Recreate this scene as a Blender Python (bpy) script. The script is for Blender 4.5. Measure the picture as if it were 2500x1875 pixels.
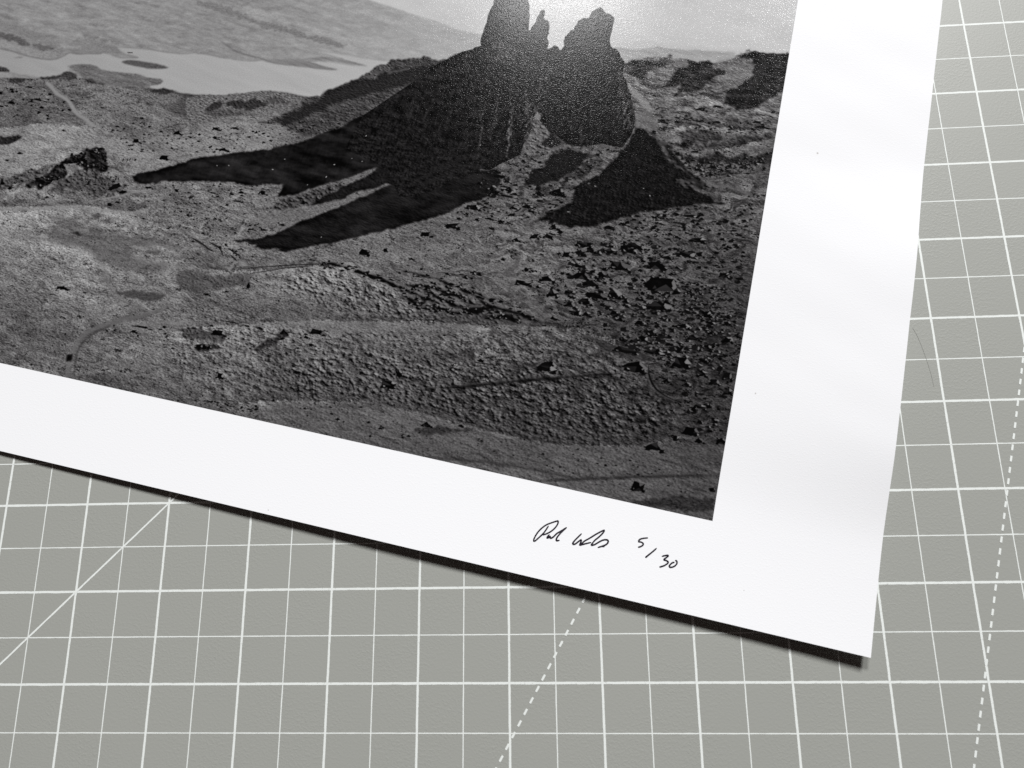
import bpy, math, random
import numpy as np
from mathutils import Matrix, Vector

for o in list(bpy.data.objects):
    bpy.data.objects.remove(o, do_unlink=True)
scene = bpy.context.scene
COL = scene.collection
MM = 0.001

# ------------------------------------------------------------------ camera, light, exposure
cam_d = bpy.data.cameras.new('camera')
cam = bpy.data.objects.new('camera', cam_d); COL.objects.link(cam)
CAM_R = [[0.99786814, -0.01077403, -0.06436694], [0.02658687, 0.96783678, 0.25017014], [0.05960135, -0.25134813, 0.96605994]]
cam.matrix_world = Matrix.Translation(Vector((142.1749, -23.1997, 219.736)) * MM) @ Matrix(CAM_R).transposed().to_4x4()
cam_d.sensor_fit = 'HORIZONTAL'; cam_d.sensor_width = 36.0; cam_d.lens = 26.4240
cam_d.clip_start = 0.01; cam_d.clip_end = 20.0
cam_d.dof.use_dof = True; cam_d.dof.focus_distance = 0.236; cam_d.dof.aperture_fstop = 20.0
scene.camera = cam

world = bpy.data.worlds.new('World'); scene.world = world; world.use_nodes = True
bg = world.node_tree.nodes['Background']
bg.inputs['Color'].default_value = (1.0, 0.76, 0.72, 1); bg.inputs['Strength'].default_value = 0.035

def area_light(name, target, direction, dist, sx, sy, power, color):
    d = bpy.data.lights.new(name, 'AREA'); d.shape = 'RECTANGLE'; d.size = sx; d.size_y = sy
    d.energy = power; d.color = color
    o = bpy.data.objects.new(name, d); COL.objects.link(o)
    dv = Vector(direction).normalized(); t = Vector(target) * MM
    o.location = t + dv * dist
    o.rotation_euler = dv.to_track_quat('Z', 'Y').to_euler()
    return o
area_light('window_light', (150, 160, 0), (0.02, 0.69, 0.72), 4.0, 0.70, 0.48, 103.0, (1.0, 1.0, 1.0))
area_light('side_window_light', (150, 160, 0), (0.36, 0.68, 0.64), 4.0, 0.76, 0.50, 162.0, (1.0, 1.0, 1.0))

scene.view_settings.view_transform = 'Standard'; scene.view_settings.look = 'None'
scene.view_settings.exposure = 0.0; scene.view_settings.gamma = 1.0
scene.view_settings.use_curve_mapping = False
scene.cycles.max_bounces = 6
scene.cycles.use_denoising = False

# ------------------------------------------------------------------ materials
def new_mat(name):
    m = bpy.data.materials.new(name); m.use_nodes = True
    nt = m.node_tree
    return m, nt, nt.nodes['Principled BSDF']

def node(nt, kind, **kw):
    n = nt.nodes.new(kind)
    for k, v in kw.items():
        if k in n.inputs: n.inputs[k].default_value = v
        else: setattr(n, k, v)
    return n

def mat_surface():
    m, nt, b = new_mat('mat_vinyl')
    tc = node(nt, 'ShaderNodeTexCoord')
    big = node(nt, 'ShaderNodeTexNoise'); big.inputs['Scale'].default_value = 9.0; big.inputs['Detail'].default_value = 3.0
    mix = node(nt, 'ShaderNodeMixRGB'); mix.inputs[1].default_value = (0.320, 0.328, 0.303, 1); mix.inputs[2].default_value = (0.346, 0.352, 0.325, 1)
    nt.links.new(tc.outputs['Object'], big.inputs['Vector']); nt.links.new(big.outputs['Fac'], mix.inputs['Fac'])
    nt.links.new(mix.outputs[0], b.inputs['Base Color'])
    b.inputs['Roughness'].default_value = 0.5; b.inputs['Specular IOR Level'].default_value = 0.35
    # pebbled vinyl skin
    n1 = node(nt, 'ShaderNodeTexNoise'); n1.inputs['Scale'].default_value = 1500.0; n1.inputs['Detail'].default_value = 1.5; n1.inputs['Distortion'].default_value = 0.6
    r = node(nt, 'ShaderNodeMapRange'); r.inputs['From Min'].default_value = 0.44; r.inputs['From Max'].default_value = 0.72
    n2 = node(nt, 'ShaderNodeTexNoise'); n2.inputs['Scale'].default_value = 55.0; n2.inputs['Detail'].default_value = 1.0
    r2 = node(nt, 'ShaderNodeMapRange'); r2.inputs['From Min'].default_value = 0.36; r2.inputs['From Max'].default_value = 0.62; r2.inputs['To Min'].default_value = 0.45
    mul = node(nt, 'ShaderNodeMath', operation='MULTIPLY')
    bp = node(nt, 'ShaderNodeBump'); bp.inputs['Strength'].default_value = 0.55; bp.inputs['Distance'].default_value = 0.000045
    for q in (n1, n2): nt.links.new(tc.outputs['Object'], q.inputs['Vector'])
    nt.links.new(n1.outputs['Fac'], r.inputs['Value']); nt.links.new(n2.outputs['Fac'], r2.inputs['Value'])
    nt.links.new(r.outputs[0], mul.inputs[0]); nt.links.new(r2.outputs[0], mul.inputs[1])
    nt.links.new(mul.outputs[0], bp.inputs['Height']); nt.links.new(bp.outputs['Normal'], b.inputs['Normal'])
    return m

def line_ink():
    m, nt, b = new_mat('line_ink')
    tc = node(nt, 'ShaderNodeTexCoord')
    n = node(nt, 'ShaderNodeTexNoise'); n.inputs['Scale'].default_value = 1500.0; n.inputs['Detail'].default_value = 2.0
    cr = node(nt, 'ShaderNodeValToRGB')
    cr.color_ramp.elements[0].position = 0.27; cr.color_ramp.elements[0].color = (0.56, 0.58, 0.55, 1)
    cr.color_ramp.elements[1].position = 0.42; cr.color_ramp.elements[1].color = (0.77, 0.80, 0.775, 1)
    nt.links.new(tc.outputs['Object'], n.inputs['Vector']); nt.links.new(n.outputs['Fac'], cr.inputs['Fac'])
    nt.links.new(cr.outputs['Color'], b.inputs['Base Color'])
    b.inputs['Roughness'].default_value = 0.55; b.inputs['Specular IOR Level'].default_value = 0.3
    return m

def lustre(nt, b, rough, strength):
    """the fine lustre grain of the photo paper: sparkles where it mirrors the window"""
    tc = node(nt, 'ShaderNodeTexCoord')
    n = node(nt, 'ShaderNodeTexNoise'); n.inputs['Scale'].default_value = 2350.0; n.inputs['Detail'].default_value = 0.5
    r = node(nt, 'ShaderNodeMapRange', interpolation_type='SMOOTHSTEP'); r.inputs['From Min'].default_value = 0.50; r.inputs['From Max'].default_value = 0.74
    n2 = node(nt, 'ShaderNodeTexNoise'); n2.inputs['Scale'].default_value = 1600.0; n2.inputs['Detail'].default_value = 1.0
    ad = node(nt, 'ShaderNodeMath', operation='MULTIPLY_ADD'); ad.inputs[1].default_value = 0.55
    bp = node(nt, 'ShaderNodeBump'); bp.inputs['Strength'].default_value = strength; bp.inputs['Distance'].default_value = 0.00010
    for q in (n, n2): nt.links.new(tc.outputs['Object'], q.inputs['Vector'])
    nt.links.new(n.outputs['Fac'], r.inputs['Value'])
    nt.links.new(n2.outputs['Fac'], ad.inputs[0]); nt.links.new(r.outputs[0], ad.inputs[2])
    nt.links.new(ad.outputs[0], bp.inputs['Height'])
    b.inputs['Roughness'].default_value = rough
    return bp

def paper_mat():
    m, nt, b = new_mat('photo_paper')
    b.inputs['Base Color'].default_value = (0.845, 0.85, 0.865, 1)
    b.inputs['Specular IOR Level'].default_value = 0.012
    bp = lustre(nt, b, 0.35, 0.10)
    nt.links.new(bp.outputs['Normal'], b.inputs['Normal'])
    return m

def ink_mat():
    m, nt, b = new_mat('pen_ink')
    b.inputs['Base Color'].default_value = (0.012, 0.008, 0.016, 1); b.inputs['Roughness'].default_value = 0.5
    b.inputs['Specular IOR Level'].default_value = 0.2
    return m

def flat_mat(name, col, rough=0.7):
    m, nt, b = new_mat(name)
    b.inputs['Base Color'].default_value = (*col, 1); b.inputs['Roughness'].default_value = rough
    return m

M_MAT = mat_surface(); M_LINE = line_ink(); M_PAPER = paper_mat(); M_INK = ink_mat()
M_CUT = flat_mat('knife_mark', (0.30, 0.306, 0.28)); M_DUST = flat_mat('dust', (0.55, 0.53, 0.52)); 

# ------------------------------------------------------------------ helpers
def mesh(name, verts, faces, smooth=False):
    me = bpy.data.meshes.new(name)
    me.from_pydata([(x * MM, y * MM, z * MM) for x, y, z in verts], [], faces)
    if smooth: me.polygons.foreach_set('use_smooth', [True] * len(me.polygons))
    me.update()
    return me

def obj(name, me, material=None, parent=None, loc=(0, 0, 0), rz=0.0):
    o = bpy.data.objects.new(name, me); COL.objects.link(o)
    if material is not None and not me.materials: me.materials.append(material)
    o.location = [c * MM for c in loc]; o.rotation_euler = (0, 0, rz)
    if parent: o.parent = parent
    return o

def thing(name, label, cat):
    o = bpy.data.objects.new(name, None); COL.objects.link(o)
    o.empty_display_size = 0.02
    o['label'] = label; o['category'] = cat
    return o

# ------------------------------------------------------------------ cutting mat
HALF = 12.7                                   # half an inch
X0, X1, Y0, Y1 = -32 * HALF, 40 * HALF, -14 * HALF, 34 * HALF
cutting_mat = thing('cutting_mat', 'grey self-healing cutting mat with white grid lines, lying beneath the signed print', 'cutting mat')

def slab(x0, x1, y0, y1, z0, z1, r, bev):
    ring = []
    for cx, cy, a0 in ((x1 - r, y1 - r, 0), (x0 + r, y1 - r, 90), (x0 + r, y0 + r, 180), (x1 - r, y0 + r, 270)):
        for k in range(9):
            a = math.radians(a0 + k * 90 / 8); ring.append((cx, cy, math.cos(a), math.sin(a)))
    levels = [(r, z0), (r, z1 - bev), (r - bev * .3, z1 - bev * .3), (r - bev, z1)]
    vs, fs, n = [], [], len(ring)
    for rad, z in levels:
        vs += [(cx + rad * c, cy + rad * s, z) for cx, cy, c, s in ring]
    for l in range(len(levels) - 1):
        for i in range(n):
            j = (i + 1) % n
            fs.append((l * n + i, l * n + j, (l + 1) * n + j, (l + 1) * n + i))
    fs.append(tuple(range((len(levels) - 1) * n, len(levels) * n))); fs.append(tuple(range(n))[::-1])
    return vs, fs
obj('mat_sheet', mesh('mat_sheet', *slab(X0 - 19, X1 + 19, Y0 - 19, Y1 + 19, -3.0, 0.0, 8, 0.6)), M_MAT, cutting_mat)

rnd = random.Random(5)
def strip(length, width, z, jit, step=1.6):
    """printed line along x with slightly ragged edges"""
    n = max(1, int(length / step)); vs, fs = [], []
    for i in range(n + 1):
        x = length * i / n; w = width / 2
        vs += [(x, -w + rnd.gauss(0, jit), z), (x, w + rnd.gauss(0, jit), z)]
        if i: fs.append((2 * i - 2, 2 * i, 2 * i + 1, 2 * i - 1))
    return vs, fs
me_h = {1: mesh('grid_line', *strip(X1 - X0, 0.66, 0.020, 0.026)), 0: mesh('grid_line', *strip(X1 - X0, 0.31, 0.016, 0.018))}
me_v = {1: mesh('grid_line', *strip(Y1 - Y0, 0.64, 0.032, 0.026)), 0: mesh('grid_line', *strip(Y1 - Y0, 0.31, 0.028, 0.018))}
for j in range(-14, 35):
    obj('grid_line', me_h[1 if j % 2 == 0 else 0], M_LINE, cutting_mat, (X0, j * HALF, 0))
for i in range(-32, 41):
    obj('grid_line', me_v[1 if i % 2 == 0 else 0], M_LINE, cutting_mat, (i * HALF, Y0, 0), math.pi / 2)
# the solid 45 degree line and the dashed 60 and 75 degree lines
obj('diagonal_line', mesh('diagonal_line', *strip(430, 0.54, 0.045, 0.02)), M_LINE, cutting_mat, (-10 * HALF, -12 * HALF, 0), math.radians(45))
me_dash = mesh('dash', [(-.86, -.24, .055), (-.80, -.30, .055), (.80, -.30, .055), (.86, -.24, .055), (.86, .24, .055), (.80, .30, .055), (-.80, .30, .055), (-.86, .24, .055)], [tuple(range(8))])
def dashed(px, py, deg, t0, t1, per):
    a = math.radians(deg); t = t0
    while t < t1:
        obj('dash', me_dash, M_LINE, cutting_mat, (px + t * math.cos(a), py + t * math.sin(a), 0), a); t += per
dashed(148.66, -28.08, 60, -75, 30, 3.36)
dashed(254.34, -45.54, 74, -110, 150, 3.32)
# faint curved knife mark beside the print
CUT = [[248.3, 48.0], [249.3, 45.5], [250.3, 41.3], [251.1, 36.9], [251.6, 33.1], [251.8, 29.8]]
def ribbon(pts, width, zf, per=0.5, taper=True, ends=0.35):
    p = [np.array(q, float) for q in pts]; q = [p[0]]
    for i in range(len(p) - 1):
        a0 = p[max(i - 1, 0)]; a3 = p[min(i + 2, len(p) - 1)]
        k = max(3, int(np.hypot(*(p[i + 1] - p[i])) / per))
        for t in np.linspace(0, 1, k + 1)[1:]:
            q.append(.5 * (2 * p[i] + (p[i + 1] - a0) * t + (2 * a0 - 5 * p[i] + 4 * p[i + 1] - a3) * t * t + (3 * p[i] - a0 - 3 * p[i + 1] + a3) * t ** 3))
    q = np.array(q); d = np.gradient(q, axis=0); n = np.c_[-d[:, 1], d[:, 0]] / (np.hypot(*d.T)[:, None] + 1e-9)
    m = len(q); sp = np.hypot(*d.T); sp = sp / sp.max()
    w = np.full(m, width / 2) * (1.12 - .24 * sp)
    if taper:
        e = np.minimum(np.arange(m), np.arange(m)[::-1]) / 2.0; w = w * np.clip(ends + e, 0, 1)
    vs, fs = [], []
    for i in range(m):
        for s in (-1, 1):
            x, y = q[i] + s * n[i] * w[i]; vs.append((x, y, zf(x, y)))
        if i: fs.append((2 * i - 2, 2 * i, 2 * i + 1, 2 * i - 1))
    return vs, fs
obj('knife_mark', mesh('knife_mark', *ribbon(CUT, 0.13, lambda x, y: 0.06, 1.5)), M_CUT, cutting_mat)

# ------------------------------------------------------------------ the signed print
CORNER = (223.15, -44.381); TURN = math.radians(-13.6)
SHEET_W, SHEET_H = 418.0, 297.0
UR, VB = -45.65, 26.49                           # inner corner of the picture on the sheet
def lift(u, v):
    """how far the sheet stands off the mat (mm): it curls up along the front and right edges"""
    b = 2.15 * np.clip((u + 330) / 200, 0.25, 1) * np.clip(1 - v / 50, 0, 1) ** 1.5
    wave = np.clip((v - 28) / 34, 0, 1); wave = wave * wave * (3 - 2 * wave)
    fall = np.clip((v - 112) / 36, 0, 1); wave = wave * (1 - fall * fall * (3 - 2 * fall))
    r = (1.9 + 2.2 * wave) * np.clip(1 + u / 78, 0, 1) ** 1.6
    k = np.clip(1 + u / 110, 0, 1) * np.clip((v - 40) / 30, 0, 1)
    rip = k * (0.05 * np.sin((v - 8 - 0.25 * u) / 31. * 2 * np.pi) + 0.03 * np.sin((v + 0.5 * u) / 17. * 2 * np.pi + 1))
    return 0.5 + np.sqrt(b * b + r * r) + rip
art_print = thing('signed_print', 'black and white mountain landscape photo print with wide white border, signed and numbered', 'photo print')
art_print.location = (CORNER[0] * MM, CORNER[1] * MM, 0); art_print.rotation_euler = (0, 0, TURN)

def sheet_grid(u0, u1, v0, v1, step, dz):
    nu, nv = int(round((u1 - u0) / step)), int(round((v1 - v0) / step))
    U = np.linspace(u0, u1, nu + 1); V = np.linspace(v0, v1, nv + 1)
    vs = [(u, v, float(lift(u, v)) + dz) for v in V for u in U]
    fs = [(j * (nu + 1) + i, j * (nu + 1) + i + 1, (j + 1) * (nu + 1) + i + 1, (j + 1) * (nu + 1) + i) for j in range(nv) for i in range(nu)]
    return vs, fs, nu, nv
vs, fs, nu, nv = sheet_grid(-SHEET_W, 0, 0, SHEET_H, 3.0, 0.0)
top_n = len(vs)
low = [(x, y, z - 0.28) for x, y, z in vs]
allv = vs + low
allf = fs + [tuple(i + top_n for i in f[::-1]) for f in fs]
smooth = [True] * len(allf)
rim = [i for i in range(nu + 1)] + [j * (nu + 1) + nu for j in range(1, nv + 1)] + [nv * (nu + 1) + i for i in range(nu - 1, -1, -1)] + [j * (nu + 1) for j in range(nv - 1, 0, -1)]
base_i = len(allv); allv += [vs[i] for i in rim] + [low[i] for i in rim]; n = len(rim)
for i in range(n):
    j = (i + 1) % n; allf.append((base_i + i, base_i + n + i, base_i + n + j, base_i + j)); smooth.append(False)
me = mesh('paper_sheet', allv, allf); me.polygons.foreach_set('use_smooth', smooth)
obj('paper_sheet', me, M_PAPER, art_print)

# ---- the picture on it
PIC_W, PIC_H = 328.0, 245.0
PIC = {
 'far_hill': [(3.3,88.3),(82.6,92.4),(182.6,91.7),(198.2,94.7),(210.1,96.9),(218.4,98.3),(229.3,99.4),(236.1,100.5),(239.1,113.7),(191.5,122.3),(140.0,131.6),(93.6,140.0),(32.1,151.1)],
 'far_hill2': [(268.2,96.8),(272.4,95.8),(278.1,95.5),(282.2,94.1),(285.1,93.0),(288.9,93.2),(293.8,92.8),(298.7,92.0),(303.5,91.6),(310.8,90.9),(311.8,97.8),(270.1,106.6)],
 'far_hill1': [(264.2,95.9),(273.2,93.2),(282.3,91.4),(288.6,91.6),(298.4,90.5),(303.4,90.6),(313.0,89.8),(314.0,96.0),(266.2,105.9)],
 'lake': [(40.0,135.1),(54.8,134.6),(60.5,135.0),(66.4,135.8),(71.2,135.9),(76.2,135.4),(78.3,134.4),(80.0,133.1),(81.1,131.7),(82.3,131.6),(84.8,131.5),(88.2,130.9),(93.3,129.9),(96.9,129.8),(100.7,130.3),(104.1,129.8),(107.4,129.2),(105.2,128.9),(102.9,128.7),(101.0,128.2),(98.7,127.1),(97.8,126.5),(100.2,126.1),(104.3,125.6),(109.5,125.2),(113.1,125.2),(118.4,125.1),(123.6,124.6),(127.1,123.5),(127.8,123.7),(130.7,123.5),(137.4,123.8),(144.3,123.6),(147.6,123.3),(149.6,122.9),(151.8,122.2),(154.3,122.5),(159.4,122.4),(167.8,121.9),(174.6,121.7),(179.2,121.2),(176.4,121.1),(172.2,120.7),(168.6,120.1),(168.2,119.8),(171.1,119.3),(177.1,119.0),(182.2,118.9),(189.0,118.1),(187.9,117.7),(183.5,117.4),(180.7,117.1),(179.6,116.5),(177.7,116.1),(172.1,115.6),(170.7,115.5),(174.6,115.2),(181.1,115.1),(186.2,115.4),(196.2,115.0),(202.7,114.3),(203.8,118.6),(190.0,128.5),(184.2,131.7),(177.9,132.9),(170.7,133.5),(164.5,133.1),(157.8,133.6),(151.6,135.5),(142.3,138.3),(136.1,139.2),(132.0,139.7),(127.5,139.9),(123.6,139.6),(121.1,139.3),(118.5,140.1),(116.4,140.2),(114.8,139.5),(117.9,138.5),(118.9,137.7),(119.4,136.6),(118.3,136.1),(115.7,136.2),(112.9,136.3),(111.7,135.5),(109.1,135.6),(104.7,136.1),(99.4,136.4),(95.4,136.2),(93.2,135.2),(90.9,134.9),(87.5,135.4),(83.8,136.3),(82.5,137.0),(82.6,137.3),(83.8,137.7),(82.6,139.6),(81.0,141.0),(78.5,141.9),(75.8,142.6),(73.7,142.9),(71.9,142.7),(69.5,143.2),(65.9,143.4),(62.4,143.1),(60.1,141.9),(57.8,141.7),(43.4,142.8)],
 'island': [(101.6,131.9),(102.8,131.1),(104.7,130.5),(107.9,130.4),(111.4,130.3),(115.0,130.4),(117.9,130.7),(119.7,131.1),(118.3,131.7),(115.4,132.4),(112.3,132.8),(108.7,132.7),(105.8,132.6),(103.3,132.5)],
 'islet': [(61.4,137.1),(63.0,136.5),(65.2,136.5),(64.4,137.1),(62.1,137.4)],
 'jetty': [(102.2,127.7),(104.3,127.4),(104.6,127.8),(102.9,128.1)],
 'peninsula': [(82.5,137.0),(87.5,135.4),(90.9,134.9),(93.2,135.2),(95.4,136.2),(99.4,136.4),(109.1,135.6),(112.9,136.3),(118.3,136.1),(119.4,136.6),(118.9,137.7),(114.8,139.5),(104.9,141.5),(96.1,141.8),(90.4,140.9),(87.8,139.1),(84.8,137.9)],
 'hill_dark1': [(44.2,127.6),(51.7,127.5),(55.7,128.0),(59.8,128.8),(63.9,129.7),(65.0,130.7),(62.7,131.3),(57.6,130.8),(53.1,130.6),(45.7,130.9)],
 'hill_dark2': [(63.9,131.5),(67.9,130.6),(72.2,130.2),(75.4,130.8),(71.6,132.3),(67.9,132.2)],
 'hill_dark3': [(49.6,122.6),(61.7,124.5),(70.7,126.5),(76.1,128.7),(79.4,131.7),(76.9,134.5),(69.8,135.0),(61.6,133.3),(53.3,131.2)],
 'hill_dark4': [(119.5,101.7),(125.5,102.3),(132.4,102.7),(138.5,104.8),(144.9,107.1),(150.0,107.7),(155.2,107.6),(160.8,109.0),(166.2,109.7),(174.9,110.1),(180.3,111.1),(177.4,112.8),(168.4,111.3),(157.8,110.4),(150.8,110.1),(143.2,108.3),(135.6,106.9),(128.0,105.4),(120.6,104.7)],
 'hill_dark5': [(82.4,122.5),(87.1,123.2),(92.8,123.8),(96.9,125.1),(102.3,125.1),(99.1,126.0),(94.5,125.5),(87.7,124.9),(83.8,124.2)],
 'hill_dark6': [(83.7,118.3),(88.0,117.9),(92.1,119.2),(89.4,119.7),(85.5,119.2)],
 'hill_dark7': [(82.2,124.7),(87.8,125.1),(95.3,125.7),(98.9,127.4),(101.2,129.0),(95.0,129.7),(86.5,131.0),(81.8,131.2),(80.9,129.8),(84.0,129.3),(81.5,127.8)],
 'hill_lite1': [(135.8,102.1),(144.7,102.2),(152.3,104.0),(159.7,105.4),(166.2,106.3),(163.8,107.3),(156.6,106.4),(149.2,105.3),(140.0,104.2)],
 'hill_lite2': [(132.5,113.3),(141.5,114.1),(152.2,114.5),(159.2,114.8),(156.0,115.8),(145.3,115.0),(136.3,114.2)],
 'hill_lite3': [(166.8,96.8),(181.1,95.9),(190.2,97.8),(199.4,98.9),(199.6,100.0),(188.9,99.2),(178.2,97.9),(167.8,97.8)],
 'hill_lite4': [(159.9,105.8),(170.6,107.1),(177.8,108.1),(187.9,107.9),(197.8,107.2),(198.1,108.3),(185.0,109.5),(174.7,109.4),(163.8,107.5)],
 'hill_lite5': [(79.3,117.4),(86.2,116.3),(95.6,117.0),(103.4,118.4),(109.3,119.7),(102.3,120.2),(92.6,118.7),(83.3,118.3)],
 'hill_lite6': [(53.3,131.2),(59.1,131.7),(65.1,132.6),(72.6,132.9),(77.9,132.5),(76.8,134.3),(71.2,135.7),(64.3,135.1),(54.6,134.3)],
 'spit_line': [(134.5,117.3),(141.2,120.3),(148.1,121.4),(151.0,121.6),(154.7,122.3),(159.8,122.3)],
 'spit2': [(152.4,121.8),(156.9,122.9),(165.0,122.6),(173.4,122.0),(179.5,121.2),(174.8,121.0),(170.4,120.1),(167.9,119.8),(164.1,119.7)],
 'spit3': [(164.1,119.7),(172.3,118.6),(180.7,118.2),(189.4,118.0),(185.5,117.4),(180.3,116.8),(179.5,116.6),(173.5,116.9)],
 'knoll_left': [(54.1,141.7),(57.8,141.7),(60.1,141.9),(62.7,143.2),(60.7,143.4),(55.2,144.2)],
 'knoll_dark_a': [(62.9,146.7),(64.1,145.3),(67.1,144.6),(69.6,144.9),(68.8,146.0),(66.4,147.2),(64.2,147.2)],
 'knoll_dark_b': [(74.2,143.1),(77.2,142.5),(81.0,141.1),(83.2,139.3),(84.5,138.9),(86.3,139.7),(88.0,141.4),(85.7,142.0),(82.1,141.9),(78.9,143.0),(74.9,143.9)],
 'knoll_dark_c': [(90.5,140.9),(93.0,140.4),(95.0,140.9),(96.4,141.6),(98.8,141.3),(98.7,141.7),(95.8,142.0),(92.9,142.0)],
 'knoll_dark_d': [(116.0,140.8),(118.5,140.2),(120.7,139.3),(123.2,139.5),(125.4,139.7),(123.3,140.6),(120.4,141.5),(117.6,141.5)],
 'knoll_dark_e': [(104.9,141.5),(109.9,140.6),(115.1,140.4),(118.7,140.5),(115.3,141.0),(108.5,141.5)],
 'knoll_dark_f': [(123.7,140.0),(128.3,140.1),(136.1,139.4),(136.5,140.5),(131.1,141.1),(127.7,141.3)],
 'band_dark_g': [(124.0,147.6),(126.9,144.1),(131.5,142.1),(139.4,139.9),(143.1,140.7),(142.6,149.3),(133.9,149.1),(128.4,148.2)],
 'knoll_mid': [(130.0,141.7),(136.1,139.4),(142.6,138.0),(148.8,136.2),(153.8,134.5),(158.2,133.4),(162.2,133.2),(165.0,133.4),(168.6,134.0),(171.2,133.7),(170.0,136.5),(166.5,138.3),(160.5,140.5),(154.4,142.7),(148.3,144.9),(139.6,149.5),(133.2,150.7)],
 'knoll_dark1': [(138.4,144.9),(139.4,142.9),(141.8,141.0),(143.6,140.5),(143.8,141.7),(142.5,143.8),(140.1,145.0)],
 'knoll_dark2': [(144.8,141.5),(145.3,140.0),(147.8,139.3),(151.2,139.1),(153.4,137.7),(156.2,138.0),(159.2,138.5),(159.0,140.0),(156.0,141.3),(152.7,142.7),(148.6,142.7)],
 'knoll_dark3': [(138.1,145.0),(144.4,143.5),(151.6,142.5),(156.2,142.0),(148.3,144.9),(142.1,146.8)],
 'knoll_dark4': [(157.4,137.4),(161.2,134.5),(164.3,135.4),(168.0,136.5),(163.5,137.4),(159.8,138.4)],
 'path1': [(77.4,144.8),(79.5,145.9),(81.4,147.3),(83.4,148.7),(85.9,149.5),(88.5,150.7),(90.4,152.3),(92.4,154.2),(95.0,155.5),(97.9,156.5),(99.3,157.3),(101.1,158.3)],
 'meadow': [(61.4,167.0),(67.7,164.9),(72.6,163.8),(75.6,162.3),(80.4,160.8),(87.3,160.1),(97.4,158.8),(102.4,158.2),(109.8,159.1),(115.3,159.8),(122.0,159.3),(130.7,154.8),(142.6,149.3),(154.9,145.5),(167.3,142.1),(173.0,138.9),(181.8,134.7),(185.7,136.6),(180.9,142.9),(172.5,148.1),(164.2,153.5),(155.9,158.7),(147.3,163.2),(139.1,168.6),(130.7,173.7),(123.8,173.3),(109.8,163.8),(100.3,166.3),(92.4,172.9),(83.7,177.4),(68.7,183.9)],
 'dark_hump': [(64.3,169.7),(69.2,168.4),(72.8,167.5),(75.3,166.7),(76.8,167.0),(76.6,168.1),(74.8,169.7),(73.2,170.9),(70.4,171.3),(65.5,172.4)],
 'crag': [(85.2,184.9),(87.0,182.8),(89.1,180.4),(91.8,178.3),(93.4,175.4),(94.9,173.7),(96.2,171.9),(97.3,170.2),(99.6,169.0),(100.8,167.6),(103.2,166.6),(105.3,165.7),(107.6,166.1),(109.3,167.0),(110.7,169.3),(112.0,170.8),(112.4,173.3),(110.9,173.7),(109.1,174.6),(106.9,174.3),(103.4,174.3),(101.9,173.8),(100.2,173.1),(98.2,173.5),(96.2,173.5),(97.2,175.1),(98.3,177.0),(97.5,178.6),(96.1,180.3),(94.4,181.3),(93.2,183.3),(91.4,185.1),(89.4,184.4),(86.9,185.1)],
 'crag_back': [(72.4,184.1),(78.0,182.3),(83.0,180.0),(87.7,176.9),(93.0,174.4),(94.4,173.5),(91.8,178.3),(87.0,182.8),(85.2,184.9),(80.2,185.9),(74.1,188.1)],
 'crag_foot': [(96.1,180.3),(98.3,177.0),(102.3,174.8),(107.2,175.0),(112.1,174.4),(114.8,176.7),(119.0,178.7),(122.0,179.5),(118.4,181.6),(115.5,183.2),(110.6,183.8),(106.2,181.2),(102.6,182.6),(95.2,183.3)],
 'crag_lit': [(98.4,173.8),(100.7,173.4),(102.2,175.6),(103.9,178.1),(106.8,181.1),(104.8,181.1),(102.6,178.3),(100.7,176.2)],
 'crag_rock1': [(114.4,180.3),(116.0,178.2),(118.1,177.3),(119.0,178.4),(117.6,179.7),(115.6,180.6)],
 'crag_rock2': [(118.5,180.2),(120.3,179.5),(122.4,179.6),(120.7,180.8),(119.1,181.0)],
 'path2': [(108.3,186.7),(111.1,185.1),(115.6,183.4),(119.5,181.9),(122.9,180.1),(125.8,178.9),(131.4,177.4)],
 'path3': [(120.2,178.5),(123.3,179.3),(125.2,179.1)],
 'terrace': [(73.4,194.8),(79.8,193.3),(89.6,191.6),(99.0,189.2),(107.1,187.8),(115.3,186.9),(122.0,186.8),(126.8,186.1),(129.5,184.3),(130.3,185.6),(125.6,187.3),(115.8,188.4),(105.9,189.3),(90.2,193.1),(74.2,196.5)],
 'patch1': [(94.6,193.6),(99.0,192.6),(103.6,192.2),(107.3,192.8),(111.1,193.8),(114.8,194.4),(120.1,195.1),(126.5,194.2),(133.2,194.2),(138.4,194.9),(141.8,195.2),(137.4,196.7),(132.8,197.7),(130.3,199.8),(132.6,201.7),(139.3,202.0),(147.7,202.3),(142.0,204.8),(132.8,206.6),(122.4,205.4),(118.3,203.6),(114.1,201.4),(107.3,201.4),(102.2,201.4),(100.5,199.7),(102.1,196.9),(99.8,194.6)],
 'patch2': [(112.0,190.0),(114.4,189.0),(116.8,189.6),(114.8,191.0)],
 'patch3': [(116.6,191.2),(119.8,190.4),(119.8,191.6),(117.6,192.0)],
 'patch4': [(134.2,199.7),(136.4,198.4),(140.3,198.2),(142.3,198.4),(139.4,199.4),(135.7,200.1)],
 'patch5': [(108.5,197.4),(110.3,196.9),(111.9,197.6),(113.4,197.8),(111.4,198.1)],
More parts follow.
